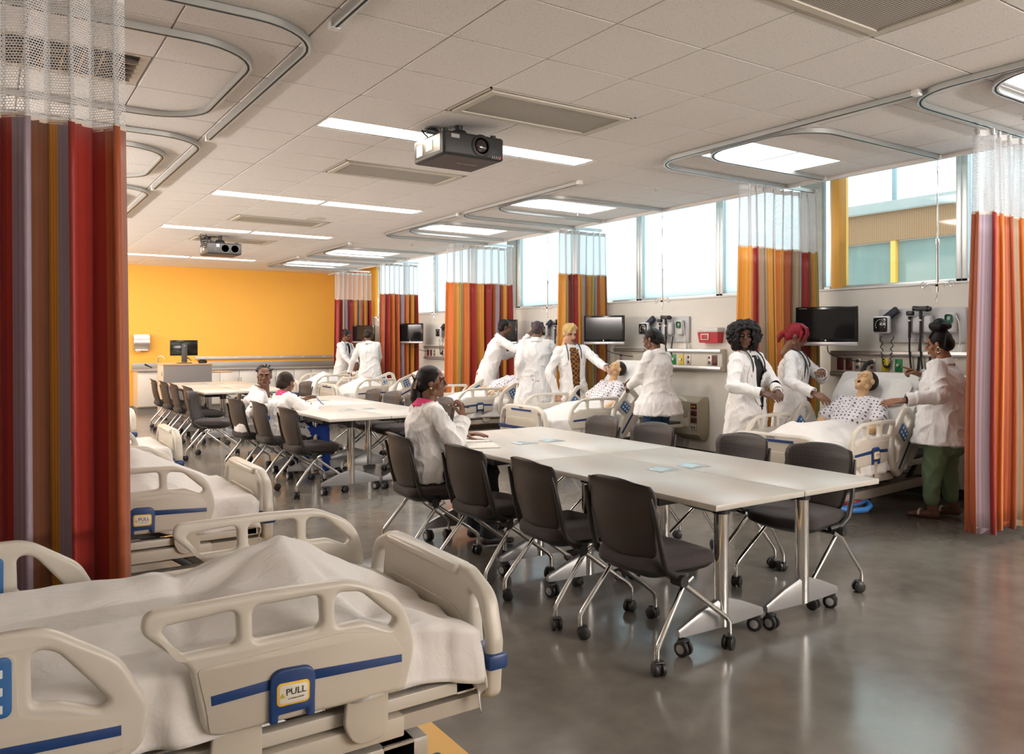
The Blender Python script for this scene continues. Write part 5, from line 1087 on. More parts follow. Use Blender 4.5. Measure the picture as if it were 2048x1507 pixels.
# ---- hands, wrist at origin, fingers +Y, back of hand +Z, thumb at -X (right hand)
def hand_mesh(curl, thumb=.5, index=None, name='hand'):
    m = MB(); kn = [(-.029, .088), (-.010, .094), (.010, .090), (.028, .080)]; L = [(.036, .022, .018), (.040, .026, .019), (.037, .024, .018), (.029, .018, .016)]
    for i, ((kx, ky), ls) in enumerate(zip(kn, L)):
        m.cap((kx * .55, .008, 0), .0135, (kx, ky, .002), .0115, 10); a = 0.0; p = V3((kx, ky, .002)); r = .0098; c_ = curl if (index is None or i > 0) else index
        for j, l in enumerate(ls):
            a += c_ * (.75, 1.0, .7)[j]; q = p + V3((kx * .06, math.cos(a) * l, -math.sin(a) * l)); m.cap(p, r, q, r * .9, 10); p = q; r *= .92
    p0 = V3((-.022, .022, -.004)); p1 = p0 + V3((-.030, .030, -.012)); p2 = p1 + V3((-.010 + .02 * thumb, .030, -.010 - .012 * thumb)); p3 = p2 + V3((.004 + .016 * thumb, .022, -.004 - .008 * thumb))
    m.cap(p0, .0145, p1, .0120, 10); m.cap(p1, .0115, p2, .0105, 10); m.cap(p2, .0105, p3, .0088, 10); m.cap((0, -.05, 0), .026, (0, .012, 0), .0235, 12); m.sph((0, .045, -.002), 1, 14, (.036, .045, .013))
    return blob(m, .0036, 1, name)
HANDS = {'relax': hand_mesh(.42), 'grip': hand_mesh(1.15, 1.0), 'flat': hand_mesh(.16, .2), 'point': hand_mesh(1.25, 1.0, .05), 'pinch': hand_mesh(.85, 1.1, .6)}
def frame(y, up):
    y = V3(y).normalized(); z = V3(up) - y * V3(up).dot(y); z = z.normalized() if z.length > 1e-4 else V3((0, 0, 1)); x = y.cross(z); return Matrix((x, y, z)).transposed()
def ik(S_, W_, l1, l2, pole):
    d = W_ - S_; L_ = min(d.length, (l1 + l2) * .995); n = d.normalized(); a = (l1 * l1 - l2 * l2 + L_ * L_) / (2 * L_); h_ = math.sqrt(max(l1 * l1 - a * a, .0001)); p = V3(pole) - n * V3(pole).dot(n); p = p.normalized(); return S_ + n * a + p * h_
def ring_pts(c, side, front, a, b, n=24, e=.85):
    out = []
    for k in range(n):
        q = 2 * PI * k / n; cx_, sy_ = math.cos(q), math.sin(q)
        out.append(c + side * (a * math.copysign(abs(cx_) ** e, cx_)) + front * (b * math.copysign(abs(sy_) ** e, sy_)))
    return out
def wrinkle(me, amp, seed, fz=1.0):
    me.update(); n = len(me.vertices); co = np.empty(n * 3, np.float32); me.vertices.foreach_get('co', co); no = np.empty(n * 3, np.float32); me.vertex_normals.foreach_get('vector', no)
    co = co.reshape(-1, 3); no = no.reshape(-1, 3); dv = np.empty(n, np.float32); nz = noise.noise
    for i in range(n):
        x, y, z = co[i].tolist(); w_ = nz((x * 11, y * 11, z * 7 * fz + seed)) + .5 * nz((x * 25 + seed, y * 25, z * 12))
        r_ = 1 - abs(nz((x * 8 - seed + z * 2.5, y * 8 + z * 3.5, z * 5.5))); f2 = 1 - abs(nz((x * 15 + seed * 2, y * 15 - z * 6, z * 9)))
        dv[i] = amp * (.8 * w_ + 2.0 * (r_ ** 7 - .25) + .9 * (f2 ** 6 - .25))
    co += no * dv[:, None]; me.vertices.foreach_set('co', co.ravel()); me.update()
# ---- hair styles in head space
def hair_parts(style):
    m = MB(); rng = random.Random(hash(style) % 1000 if False else len(style) * 7); vox = .006; sm = 1
    capb = lambda s_=1.0, dz=0.0, dy=0.0: m.sph((0, -.024 + dy, .036 + dz), 1, 28, (.081 * s_, .094 * s_, .088 * s_))
    if style in ('red', 'topbun', 'twists', 'updo', 'braids', 'blond', 'crop', 'wrap', 'lowbun'): m.sph((0, -.060, -.022), 1, 20, (.068, .055, .058))
    if style == 'afro':
        n = 900; vox = .005; sm = 0
        for k in range(n):
            z = 1 - 2 * (k + .5) / n; r_ = math.sqrt(1 - z * z); a = k * 2.399963; d = V3((r_ * math.cos(a), r_ * math.sin(a), z))
            p = V3((0, -.03, .015)) + V3((d.x * .150, d.y * .142, d.z * .135)) * rng.uniform(.88, 1.08)
            if p.y > .035 and abs(p.x) < .062 and p.z < .072: continue
            if p.z < -.115: continue
            m.sph(p, rng.uniform(.010, .019), 6)
        m.sph((0, -.045, .03), 1, 24, (.13, .12, .115)); m.cap((-.085, .02, -.02), .035, (-.085, .0, -.10), .04); m.cap((.085, .02, -.02), .035, (.085, .0, -.10), .04)
    elif style == 'red':
        capb(1.03)
        for k in range(12): a = -1 + 2 * k / 11; m.tube([(.045 * a, -.02, .122), (.05 * a + .02, .055, .105), (.066 * a + .02, .084, .06), (.078 * a + .012, .078, .005 if abs(a) < .6 else -.045)], [.012, .012, .011, .005], 8)
        for s_ in (-1, 1): m.tube([(s_ * .065, .04, .07), (s_ * .082, .045, .0), (s_ * .075, .05, -.06)], [.014, .011, .004], 8)
        m.tube([(0, -.10, .0), (0, -.135, -.03), (0, -.15, -.08), (0, -.14, -.13)], [.028, .03, .026, .010], 10)
    elif style == 'topbun':
        capb(1.04, 0, -.004); m.sph((0, -.075, -.01), 1, 18, (.075, .06, .07))
        for k in range(9): a = 2 * PI * k / 9; m.tube([(.062 * math.cos(a + q) * (1 + .1 * math.sin(3 * q)), -.055 + .062 * math.sin(a + q), .150 + .020 * math.sin(2 * q + a)) for q in (0, .5, 1.0, 1.5)], .030, 8)
        m.sph((0, -.055, .16), .06, 14)
        for k in range(13): a = -1 + 2 * k / 12; m.tube([(.07 * a, .062 - .02 * abs(a), .07), (.06 * a, .0, .118), (.02 * a, -.04, .13)], .0075, 6)
        for k in range(9): a = -1 + 2 * k / 8; m.tube([(.085 * a, -.06 - .05 * (1 - abs(a)), -.05), (.07 * a, -.10, .05), (.02 * a, -.06, .125)], .009, 6)
    elif style == 'blond':
        capb(1.04, .006)
        for k in range(14): a = k / 13; m.tube([(-.035 + .02 * a, -.03 + .05 * a, .128), (.0 + .03 * a, .05 + .03 * a, .122 - .01 * a), (.045 + .02 * a, .082 - .02 * a, .075 - .03 * a), (.062 + .014 * a, .078 - .04 * a, .03 - .05 * a)], [.013, .014, .012, .006], 8)
        for k in range(6): a = k / 5; m.tube([(-.035, -.03 + .05 * a, .125), (-.066, -.0 + .05 * a, .09), (-.078, .02 * a, .045)], [.013, .013, .008], 8)
    elif style == 'braids':
        capb(1.03)
        for k in range(22): a = -1 + 2 * k / 21; r_ = rng.uniform(.8, 1.1); m.tube([(.05 * a, -.03, .125), (.085 * a, -.09 - .02 * (1 - a * a), .07), (.10 * a * r_, -.105 - .03 * (1 - a * a), -.0), (.10 * a * r_, -.10 - .035 * r_ * (1 - a * a), -.055 - .03 * rng.random())], .0085, 6)
    elif style == 'updo':   # braided, gathered high at the back
        capb(1.03); m.sph((0, -.10, .075), 1, 14, (.05, .045, .045))
        for k in range(13): a = -1 + 2 * k / 12; m.tube([(.075 * a, .055 - .02 * abs(a), .065), (.07 * a, -.01, .115), (.03 * a, -.08, .105)], .008, 6)
        for k in range(5): m.tube([(.02 * (k - 2), -.12, .09), (.03 * (k - 2), -.15, .06), (.03 * (k - 2), -.155, .02)], .009, 6)
    elif style == 'twists':
        capb(.99, .0, -.006)
        for k in range(34):
            a = rng.uniform(0, 2 * PI); e = rng.uniform(.15, 1.3); d = V3((math.cos(a) * math.cos(e), math.sin(a) * math.cos(e), math.sin(e))); p = V3((d.x * .08, -.03 + d.y * .09, .03 + d.z * .088))
            if p.y > .045 and p.z < .07: continue
            m.cap(p, .011, p + d * rng.uniform(.012, .028) + V3((0, -.008, 0)), .008, 8)
    elif style == 'lowbun':
        capb(1.02); m.sph((0, -.115, -.02), 1, 16, (.042, .032, .05)); m.sph((0, -.125, -.045), .026, 10)
    elif style == 'sleekpony':
        capb(1.03, .0, -.004); m.tube([(0, -.105, -.005), (0, -.125, -.04), (0, -.125, -.10), (0, -.105, -.165), (0, -.08, -.185)], [.045, .04, .05, .046, .02], 14)
        for k in range(6): m.tube([(0, -.12, .0), (.008 * (k - 2.5), -.15, .03 + .006 * k), (.014 * (k - 2.5), -.16, .07)], [.006, .004, .0015], 6)
        m.sph((0, -.065, -.015), 1, 20, (.074, .06, .06)); sm = 5
        for s_ in (-1, 1): m.tube([(s_ * .045, .052, .070), (s_ * .074, .020, .030), (s_ * .076, -.03, .0)], [.008, .010, .012], 10)
    elif style == 'crop': capb(1.0, .004, -.004)
    elif style == 'wrap':
        capb(1.05, 0, -.004); m.tube([(-.02, -.10, .08), (.0, -.12, .02), (.0, -.11, -.03)], [.03, .04, .035], 10)
        for k in range(7): a = -1 + 2 * k / 6; m.tube([(.085 * a, .02, .05), (.075 * a, -.06, .095), (.03 * a, -.11, .06)], .013, 6)
    elif style == 'manikin': capb(1.0, .004, -.010); sm = 3
    return blob(m, vox, sm, 'hair_' + style)
HAIRM = {}
def hair_of(st):
    if st not in HAIRM: HAIRM[st] = hair_parts(st)
    return HAIRM[st]
def person(label, j, style, hairm, skin, pants=(.02, .02, .025), girth=1.0, seated=False, hem=.62, shirt=None, vneck=None, jaw='F', poles=None, hand=('relax', 'relax'), feet=None, steth=None, shoe=(.6, .58, .55), hem_w=1.0, coat_m=None, sleeve=.93, arm=1.0, cuff_r=1.0, voxel=.011, pg=None, knees=None, hup=None, pant_hem=.10, collar=None, headroll=0.0):
    P_, N_, C_ = V3(j['pelvis']), V3(j['neck']), V3(j['head']); ft = V3(j['ft']).normalized(); fh = V3(j['fh']).normalized(); up = V3((0, 0, 1)); side = ft.cross(up).normalized()   # person's right
    nd = C_ - N_
    if nd.length > .150: N_ = C_ - nd.normalized() * .150
    base = V3((P_.x, P_.y, 0)); W = {1: V3(j['wr']), -1: V3(j['wl'])}; sp = (N_ - P_).normalized(); sidet = (side - sp * side.dot(sp)).normalized(); frt = sp.cross(sidet) * -1
    if frt.dot(ft) < 0: frt = -frt
    L_ = (N_ - P_).length; g = girth; sh = {}; el = {}; l1, l2 = .285 * arm, .255 * arm
    poles = poles or {}
    for s_ in (1, -1):
        sh[s_] = N_ + sidet * (s_ * .165 * (.75 + .25 * g)) - sp * .062
        pl = poles.get(s_, (side * s_ * .5 - ft * .5 - up * .8)); d = W[s_] - sh[s_]
        if d.length > (l1 + l2) * .985: W[s_] = sh[s_] + d.normalized() * (l1 + l2) * .985
        el[s_] = ik(sh[s_], W[s_], l1, l2, pl)
    # --- body: head + hands + limbs in one skin
    HM = {'F': HEAD_F, 'M': HEAD_M}[jaw]; hs = .96 if jaw == 'F' else 1.0
    Mh = Matrix.Translation(C_) @ frame(fh, up).to_4x4() @ Matrix.Rotation(headroll, 4, 'Y') @ Matrix.Scale(hs, 4); T_ = Matrix.Translation(-base)
    m = MB(); m.cap(P_ + up * .02, .105 * g, P_ + sp * L_ * .55, .088 * g, 14); m.cap(P_ + sp * L_ * .55, .088, N_ - sp * .12, .066, 14); m.cap(N_ - sp * .10, .050, C_ - fh * .03 - up * .05, .05, 14)
    for s_ in (1, -1): m.cap(N_ - sp * .085, .045, sh[s_], .042, 12); m.cap(sh[s_], .042, el[s_], .036, 12); m.cap(el[s_], .037, W[s_], .026, 12)
    hip = {s_: P_ + side * (s_ * .09 * g) - up * .02 for s_ in (1, -1)}; kn = {}; an = {}
    for s_ in (1, -1):
        if seated:
            kn[s_] = hip[s_] + ft * .42 + side * (s_ * .03) - up * .03 if not knees else V3(knees[s_]); an[s_] = V3((kn[s_].x, kn[s_].y, .085)) + ft * (feet[s_][0] if feet else .0) + side * (feet[s_][1] if feet else 0)
        else:
            f_ = feet[s_] if feet else (0.02 * s_, 0.0); an[s_] = V3((P_.x, P_.y, .085)) + side * (s_ * .10 + f_[1]) + ft * f_[0] - ft * .03; kn[s_] = hip[s_].lerp(an[s_], .5) + ft * .03
        m.cap(hip[s_], .075 * g, kn[s_], .052, 12); m.cap(kn[s_], .050, an[s_], .036, 12)
    limbs = blob(m, .013, 2, 'limbs'); parts = [(limbs, T_, 0), (HM, T_ @ Mh, 0)]
    hup = hup or {}
    for s_ in (1, -1):
        hd = (W[s_] - el[s_]).normalized(); u_ = hup.get(s_, (up * .8 + side * s_ * .5)); F = frame(hup.get(('d', s_), hd), u_).to_4x4()
        parts.append((HANDS[hand[0 if s_ > 0 else 1]], T_ @ Matrix.Translation(W[s_]) @ F @ Matrix.Diagonal((s_, 1, 1, 1)), 0))
    root = obj('person', join_meshes('person_body', parts, [skin])); root.location = base; tag(root, label, 'person')
    def add(name, me, mt, M=None, lab=None, sm=True):
        if M is not None: me = me.copy(); me.transform(M)
        if len(me.materials): me.materials.clear()
        return obj(name, me, mt, root, lab)
    # face
    for s_ in (1, -1):
        e = obj('eye', EYEM, M_EYE, root); e.matrix_local = T_ @ Mh @ Matrix.Translation((s_ * .031, .0725, .008)); ir = obj('iris', IRISM, M_IRIS, e); ir.location = (0, .0052, .0005)
        lid = obj('eyelid', LIDM, skin, root); lid.matrix_local = T_ @ Mh @ Matrix.Translation((s_ * .031, .0735, .0085))
        b_ = obj('eyebrow', BROWM, M_HBLK if jaw == 'F' else M_HBRN, root); b_.matrix_local = T_ @ Mh @ Matrix.Translation((s_ * .031, .0835, .030)) @ Matrix.Diagonal((s_, 1, 1, 1))
    lp = obj('lips', LIPM, lips_of(skin), root); lp.matrix_local = T_ @ Mh @ Matrix.Translation((0, .0905, -.056))
    h_ = obj('hair', hair_of(style), None, root); h_.matrix_local = T_ @ Mh
    if len(h_.data.materials) == 0: h_.data.materials.append(hairm)
    # --- trousers and shoes
    pg = pg or g
    m = MB(); m.cap(P_ + up * .03, .145 * g, P_ - up * .03, .145 * g, 16)
    for s_ in (1, -1):
        low = an[s_] + (kn[s_] - an[s_]).normalized() * (pant_hem - .085 if pant_hem > .085 else 0)
        m.cap(hip[s_], .098 * pg, kn[s_], .074 * (.5 + .5 * pg), 14); m.cap(kn[s_], .074 * (.5 + .5 * pg), low, .060 * (.5 + .5 * pg), 14)
    tm = blob(m, .013, 2, 'trousers'); wrinkle(tm, .005, 3.1); tm.transform(T_)
    add('trousers', tm, mat('trousers_%02d%02d%02d' % tuple(int(c * 99) for c in pants), pants, .8, bump=.1, bump_scale=120))
    for s_ in (1, -1):
        fd = ft; q = an[s_] - up * .04; m = MB(); m.cap(q - fd * .03, .036, q + fd * .12 - up * .012, .030, 14); m.sph(q + fd * .16 - up * .018, 1, 12, (.04, .04, .024)); m.cap(q - fd * .02, .036, q - fd * .02 + up * .045, .034, 12); sm_ = blob(m, .008, 2, 'shoe')
        for v in sm_.vertices: v.co.z = max(v.co.z, .004)
        sm_.transform(T_); add('shoe', sm_, mat('shoe_%02d%02d%02d' % tuple(int(c * 99) for c in shoe), shoe, .5))
    # --- coat
    Cz = coat_m or M_COAT
    def coat_rings(k, top=True):
        R_ = []
        if not seated:
            zh = hem; cc = V3((P_.x, P_.y, zh)) - ft * .01
            for q in (0, .35, .7): c_ = cc.lerp(P_, q); R_.append((c_, side, ft, (.235 - .035 * q) * g * hem_w * k, (.175 - .025 * q) * g * hem_w * k))
        else:
            c_ = P_ - up * .085; R_.append((c_ - ft * .02, side, ft, .20 * g * k, .165 * g * k)); R_.append((P_ - ft * .01, side, ft, .205 * g * k, .165 * g * k))
        R_.append((P_ + sp * .02, sidet, frt, .195 * g * k, .150 * g * k)); R_.append((P_ + sp * L_ * .38, sidet, frt, .160 * g * k, .130 * g * k)); R_.append((P_ + sp * L_ * .68, sidet, frt, .178 * (.4 + .6 * g) * k, .135 * (.4 + .6 * g) * k))
        R_.append((N_ - sp * .095, sidet, frt, .172 * k, .108 * (.5 + .5 * g) * k)); R_.append((N_ - sp * .045, sidet, frt, .128 * k, .085 * k)); R_.append((N_ + sp * .012, sidet, frt, .070 * k, .066 * k)); return R_
    RR = coat_rings(1.0); m = MB(); m.loft([ring_pts(*r) for r in RR])
    for s_ in (1, -1):
        m.cap(N_ - sp * .055, .056, sh[s_], .060 * (.6 + .4 * g), 14); m.cap(sh[s_], .063 * (.6 + .4 * g), el[s_], .055 * (.7 + .3 * g), 14); wv = el[s_].lerp(W[s_], sleeve); m.cap(el[s_], .058 * (.7 + .3 * g), wv, .043 * cuff_r, 14)
    if seated:
        for s_ in (1, -1): m.cap(hip[s_], .10 * g, hip[s_].lerp(kn[s_], .55), .085 * g, 14)
    cm = blob(m, voxel, 3, 'lab_coat'); wrinkle(cm, .0065, hash(label) % 7 + .37 if False else len(label) * .31)
    if vneck:
        # vneck: list of (height fraction 0 hem.. along path, half width) -> opening in the front
        bm = bmesh.new(); bm.from_mesh(cm); kill = []
        for f in bm.faces:
            c_ = f.calc_center_median(); t_ = (c_ - P_).dot(sp); lat = (c_ - P_ - sp * t_).dot(sidet); fr_ = (c_ - P_ - sp * t_).dot(frt)
            if fr_ < .03 or abs(lat) > .15: continue
            if min((c_ - W[1]).length, (c_ - W[-1]).length, (c_ - el[1]).length, (c_ - el[-1]).length) < .12: continue
            hw = 0
            for (t0, w0), (t1, w1) in zip(vneck['pts'], vneck['pts'][1:]):
                if t0 <= t_ <= t1: hw = w0 + (w1 - w0) * (t_ - t0) / (t1 - t0)
            if abs(lat - vneck.get('off', 0)) < hw: kill.append(f)
        bmesh.ops.delete(bm, geom=kill, context='FACES'); bm.to_mesh(cm); bm.free()
        ms = MB(); ms.loft([ring_pts(*r) for r in coat_rings(.90)]); s_m = blob(ms, .014, 2, 'shirt'); wrinkle(s_m, .003, 2); s_m.transform(T_); add('shirt', s_m, shirt)
        # lapels
        for s_ in (1, -1):
            m = MB(); prev = None; n_ = 9; t0 = vneck['lap'][0]; t1 = vneck['lap'][1]
            def surf(lat, t_):
                best = RR[0]
                k0 = max(i for i in range(len(RR)) if i == 0 or (RR[i][0] - P_).dot(sp) <= t_); r0 = RR[k0]; r1 = RR[min(k0 + 1, len(RR) - 1)]; za = (r0[0] - P_).dot(sp); zb_ = (r1[0] - P_).dot(sp); q = (t_ - za) / (zb_ - za) if zb_ > za else 0
                q = max(0, min(1, q)); a_ = r0[3] + (r1[3] - r0[3]) * q; b_ = r0[4] + (r1[4] - r0[4]) * q; return P_ + sp * t_ + sidet * lat + frt * (b_ * math.sqrt(max(.05, 1 - min(.95, (lat / a_) ** 2))) + .006)
            strip = []
            for k in range(n_ + 1):
                t_ = t0 + (t1 - t0) * k / n_; hw = 0
                for (ta, wa), (tb, wb) in zip(vneck['pts'], vneck['pts'][1:]):
                    if ta <= t_ <= tb: hw = wa + (wb - wa) * (t_ - ta) / (tb - ta)
                w_ = .055 * math.sin(math.pi * min(1, .12 + .8 * k / n_)) + .012
                i0 = surf(vneck.get('off', 0) + s_ * hw * .92, t_); i1 = surf(vneck.get('off', 0) + s_ * (hw + w_), t_); strip.append((i0 + frt * .010, i1 + frt * .012))
            m.loft([[a, b, b - frt * .006, a - frt * .010] for a, b in strip]); lm = m.mesh('lapel'); lm.transform(T_); add('lapel', lm, Cz)
    cm.transform(T_); add('lab_coat', cm, Cz)
    # collar
    cpts = []; m = MB(); rows = []
    for k in range(15):
        a = R(-150 + 300 * k / 14) + PI / 2 * 3; d_ = sidet * math.cos(a) + frt * math.sin(a); drop = .035 * (1 - math.cos(a - PI * 1.5)) / 2
        rows.append([N_ + d_ * .066 + sp * (.030 - drop), N_ + d_ * .074 + sp * (.030 - drop), N_ + d_ * .100 + sp * (-.022 - drop), N_ + d_ * .090 + sp * (-.028 - drop)])
    m.loft(rows); c_m = m.mesh('collar'); c_m.transform(T_); add('collar', c_m, collar or Cz)
    for s_ in (1, -1):   # cuffs
        wv = el[s_].lerp(W[s_], sleeve); d_ = (W[s_] - el[s_]).normalized(); m = MB(); fr_ = frame(d_, up if abs(d_.z) < .9 else ft); rows = []
        for k in range(16): a = 2 * PI * k / 16; q = fr_ @ V3((math.cos(a), 0, math.sin(a))); rows.append([wv + q * .046 * cuff_r - d_ * .02, wv + q * .050 * cuff_r + d_ * .035, wv + q * .043 * cuff_r + d_ * .035, wv + q * .040 * cuff_r - d_ * .02])
        rows.append(rows[0]); m.loft(rows, False); c_m = m.mesh('cuff'); c_m.transform(T_); add('cuff', c_m, Cz)
    if steth:
        a0 = N_ + sidet * .085 + frt * .115 - sp * steth[0]; a1 = N_ - sidet * .085 + frt * .115 - sp * steth[1]
        pts = [a0, N_ + sidet * .090 + frt * .125 - sp * .10, N_ + sidet * .085 + frt * .06 + sp * .0, N_ + sidet * .06 - frt * .06 + sp * .035, N_ - frt * .085 + sp * .04, N_ - sidet * .06 - frt * .06 + sp * .035, N_ - sidet * .085 + frt * .06 + sp * .0, N_ - sidet * .090 + frt * .125 - sp * .10, a1]
        st = cable(root, [p - base for p in pts], .0065, 'stethoscope', M_BLK); MB().lathe([(0, -.006), (.02, -.006), (.022, 0), (.016, .008), (0, .008)], c=(0, 0, 0), axis='Y', seg=18).build('chest_piece', M_CHROME, st, loc=a0 - base)
        for q in (-1, 1): MB().tube([a1 - base, a1 - base + sidet * (.03 * q) - sp * .05, a1 - base + sidet * (.035 * q) - sp * .09 + frt * .01], .003, 6).build('ear_tube', M_CHROME, st)
    return root, Mh, T_, dict(N=N_, P=P_, sp=sp, sidet=sidet, frt=frt, W=W, el=el, base=base, side=side, ft=ft)
JN = {
    'P1': dict(pelvis=(5.649, 4.859, 0.868), neck=(5.66, 4.851, 1.316), head=(5.61, 4.849, 1.495), ft=(0.114, -0.994, 0), fh=(-0.659, -0.752, -0.02), wl=(5.663, 4.546, 1.018), wr=(5.478, 4.576, 1.006)),
    'P2': dict(pelvis=(6.208, 4.779, 0.834), neck=(6.239, 4.758, 1.311), head=(6.22, 4.71, 1.497), ft=(0.425, -0.905, 0), fh=(0.465, -0.885, -0.45), wl=(6.318, 4.583, 1.162), wr=(6.002, 4.435, 0.994)),
    'P3': dict(pelvis=(6.51, 3.542, 0.72), neck=(6.543, 3.58, 1.285), head=(6.561, 3.629, 1.426), ft=(-0.246, 0.969, 0), fh=(-0.321, 0.947, -0.25), wl=(5.996, 3.591, 0.985), wr=(6.766, 3.912, 1.161)),
    'P4': dict(pelvis=(6.229, 8.218, 0.769), neck=(6.207, 8.233, 1.346), head=(6.156, 8.207, 1.544), ft=(-0.29, -0.957, 0), fh=(-0.068, -0.998, -0.35), wl=(6.296, 7.627, 1.118), wr=(5.985, 8.264, 0.788)),
    'P5': dict(pelvis=(6.044, 6.454, 0.851), neck=(6.074, 6.494, 1.335), head=(6.054, 6.569, 1.471), ft=(-0.246, 0.969, 0), fh=(-0.425, 0.905, -0.15), wl=(5.968, 6.81, 0.957), wr=(6.2, 7.075, 0.966)),
    'P6': dict(pelvis=(6.332, 10.571, 0.926), neck=(6.509, 10.45, 1.5), head=(6.579, 10.402, 1.654), ft=(0.88, -0.475, 0), fh=(0.902, -0.432, -0.15), wl=(6.912, 10.477, 1.29), wr=(6.751, 10.042, 1.515)),
    'P7': dict(pelvis=(6.171, 8.985, 0.885), neck=(6.171, 8.985, 1.475), head=(6.222, 9.023, 1.598), ft=(0.605, 0.796, 0), fh=(0.644, 0.765, -0.3), wl=(5.954, 9.073, 0.908), wr=(6.462, 9.089, 1.08)),
    'P8': dict(pelvis=(6.237, 16.332, 0.787), neck=(6.289, 16.296, 1.401), head=(6.313, 16.244, 1.56), ft=(0.506, -0.862, 0), fh=(0.4, -0.916, -0.5), wl=(6.431, 15.957, 0.962), wr=(6.296, 15.867, 0.915)),
    'P9': dict(pelvis=(6.093, 14.492, 0.869), neck=(6.077, 14.502, 1.368), head=(6.092, 14.613, 1.551), ft=(0.48, 0.877, 0), fh=(0.436, 0.9, -0.4), wl=(5.798, 14.815, 0.837), wr=(6.328, 14.755, 0.925)),
    'P10': dict(pelvis=(2.506, 5.095, 0.637), neck=(2.518, 5.087, 1.032), head=(2.587, 5.04, 1.165), ft=(0.994, -0.113, 0), fh=(0.795, -0.607, 0.03), wl=(2.88, 5.105, 0.783), wr=(2.716, 4.927, 0.929)),
    'P11': dict(pelvis=(2.447, 9.11, 0.541), neck=(2.501, 9.073, 0.895), head=(2.548, 9.005, 1.063), ft=(0.976, -0.218, 0), fh=(-0.304, -0.953, -0.05), wl=(2.774, 9.189, 0.749), wr=(2.57, 8.783, 0.745)),
    'P12': dict(pelvis=(2.577, 8.537, 0.545), neck=(2.636, 8.557, 0.896), head=(2.668, 8.608, 1.005), ft=(0.996, 0.094, 0), fh=(0.874, 0.486, -0.12), wl=(2.899, 8.801, 0.796), wr=(2.925, 8.419, 0.764)),
}
def shift(k, dx, dy):
    for a in ('pelvis', 'neck', 'head'): v = JN[k][a]; JN[k][a] = (v[0] + dx, v[1] + dy, v[2])
shift('P1', .03, .05); shift('P2', .06, .11)
def plaid_mat():
    m, nt, b = nodes_of('plaid_shirt'); tc = nt.nodes.new('ShaderNodeTexCoord'); ck = nt.nodes.new('ShaderNodeTexChecker'); ck.inputs['Scale'].default_value = 34; ck.inputs[1].default_value = (.30, .12, .015, 1); ck.inputs[2].default_value = (.04, .012, .006, 1); nt.links.new(tc.outputs['Object'], ck.inputs[0]); nt.links.new(ck.outputs[0], b.inputs['Base Color']); b.inputs['Roughness'].default_value = .8; return m
M_BLKTOP = mat('black_top', (.008, .008, .009), .7); M_WHTOP = mat('white_top', (.72, .72, .74), .7); M_PINK = mat('pink_collar', (.75, .05, .20), .7)
up_ = V3((0, 0, 1))
# curly-haired student behind the nearest right-hand bed
person('person in white coat and black top with large curly black hair, facing the camera', JN['P1'], 'afro', M_HBLK, DK1, hem=.60, girth=.98, shirt=M_BLKTOP, vneck=dict(pts=[(-.02, .015), (.10, .05), (.28, .085), (.40, .075), (.46, .05)], off=-.015, lap=(.02, .44)), steth=(.20, .24), hand=('relax', 'relax'), poles={1: V3((-.8, .5, -.5)), -1: V3((.9, .3, -.5))}, sleeve=.86, pants=(.02, .02, .025))
person('person in white coat with red hair tied back, looking down at the bed', JN['P2'], 'red', M_HRED, DK2, hem=.60, girth=.95, shirt=M_WHTOP, vneck=dict(pts=[(.18, .0), (.32, .05), (.46, .065), (.49, .05)], lap=(.18, .46)), steth=(.26, .14), hand=('relax', 'pinch'), poles={1: V3((-.8, .4, -.6)), -1: V3((.9, .2, -.5))}, sleeve=.84)
r_, Mh_, T__, K = person('person with braided top bun, pale coat and green trousers, beside the right-hand curtain', JN['P3'], 'topbun', M_HBLK, MED, hem=.62, girth=1.42, pants=(.22, .34, .20), pant_hem=.17, pg=1.1, hand=('point', 'flat'), poles={-1: V3((-.2, -.7, -.6)), 1: V3((.9, .2, -.5))}, shoe=(.16, .08, .05), sleeve=.80, cuff_r=1.15, hem_w=1.02, arm=1.05, feet={1: (0.0, .02), -1: (.10, -.02)})
for s_ in (1, -1):
    fo = V3((K['P'].x, K['P'].y, .055)) + K['side'] * (s_ * .10 + (.02 if s_ > 0 else -.02)) + K['ft'] * ((0.0 if s_ > 0 else .10) + .06) - K['base']
    MB().tube([fo + K['side'] * (.048 * math.cos(q)) + V3((0, 0, .036 * math.sin(q) - .02)) for q in [PI * k / 8 for k in range(9)]], .009, 8).build('sandal_strap', M_WHT, r_, 'white sandal strap')
wl = K['W'][-1]; dd = (wl - K['el'][-1]).normalized()
MB().cyl(wl - dd * .035 - K['base'], wl - dd * .01 - K['base'], .031, seg=20).build('wrist_watch', M_BLK, r_)
for s_ in (-1,): MB().tube([(Mh_ @ V3((s_ * .080, -.004, -.05 + 0))) - K['base'] + V3((0, .018 * math.cos(q), .022 * math.sin(q) - .0)) for q in [2 * PI * k / 12 for k in range(12)]], .003, 6, True).build('hoop_earring', M_GOLD, r_)
person('blond person in open white coat over a plaid shirt, reaching to the manikin', JN['P4'], 'blond', M_HBLOND, LT, hem=.60, girth=.98, shirt=plaid_mat(), vneck=dict(pts=[(-.2, .035), (.0, .035), (.2, .05), (.45, .075), (.60, .055)], lap=(.22, .56)), jaw='M', steth=(.22, .20), hand=('relax', 'relax'), poles={-1: V3((.7, .3, -.6)), 1: V3((-.7, .6, -.3))}, arm=1.08, pants=(.03, .03, .04))
person('person with short braids, white coat and blue trousers, seen from behind', JN['P5'], 'braids', M_HBLK, DK2, hem=.66, girth=1.08, pants=(.01, .05, .13), hem_w=1.22, hand=('relax', 'relax'), poles={-1: V3((-.5, -.6, -.6)), 1: V3((.9, -.2, -.5))}, feet={1: (0, 0), -1: (.03, 0)})
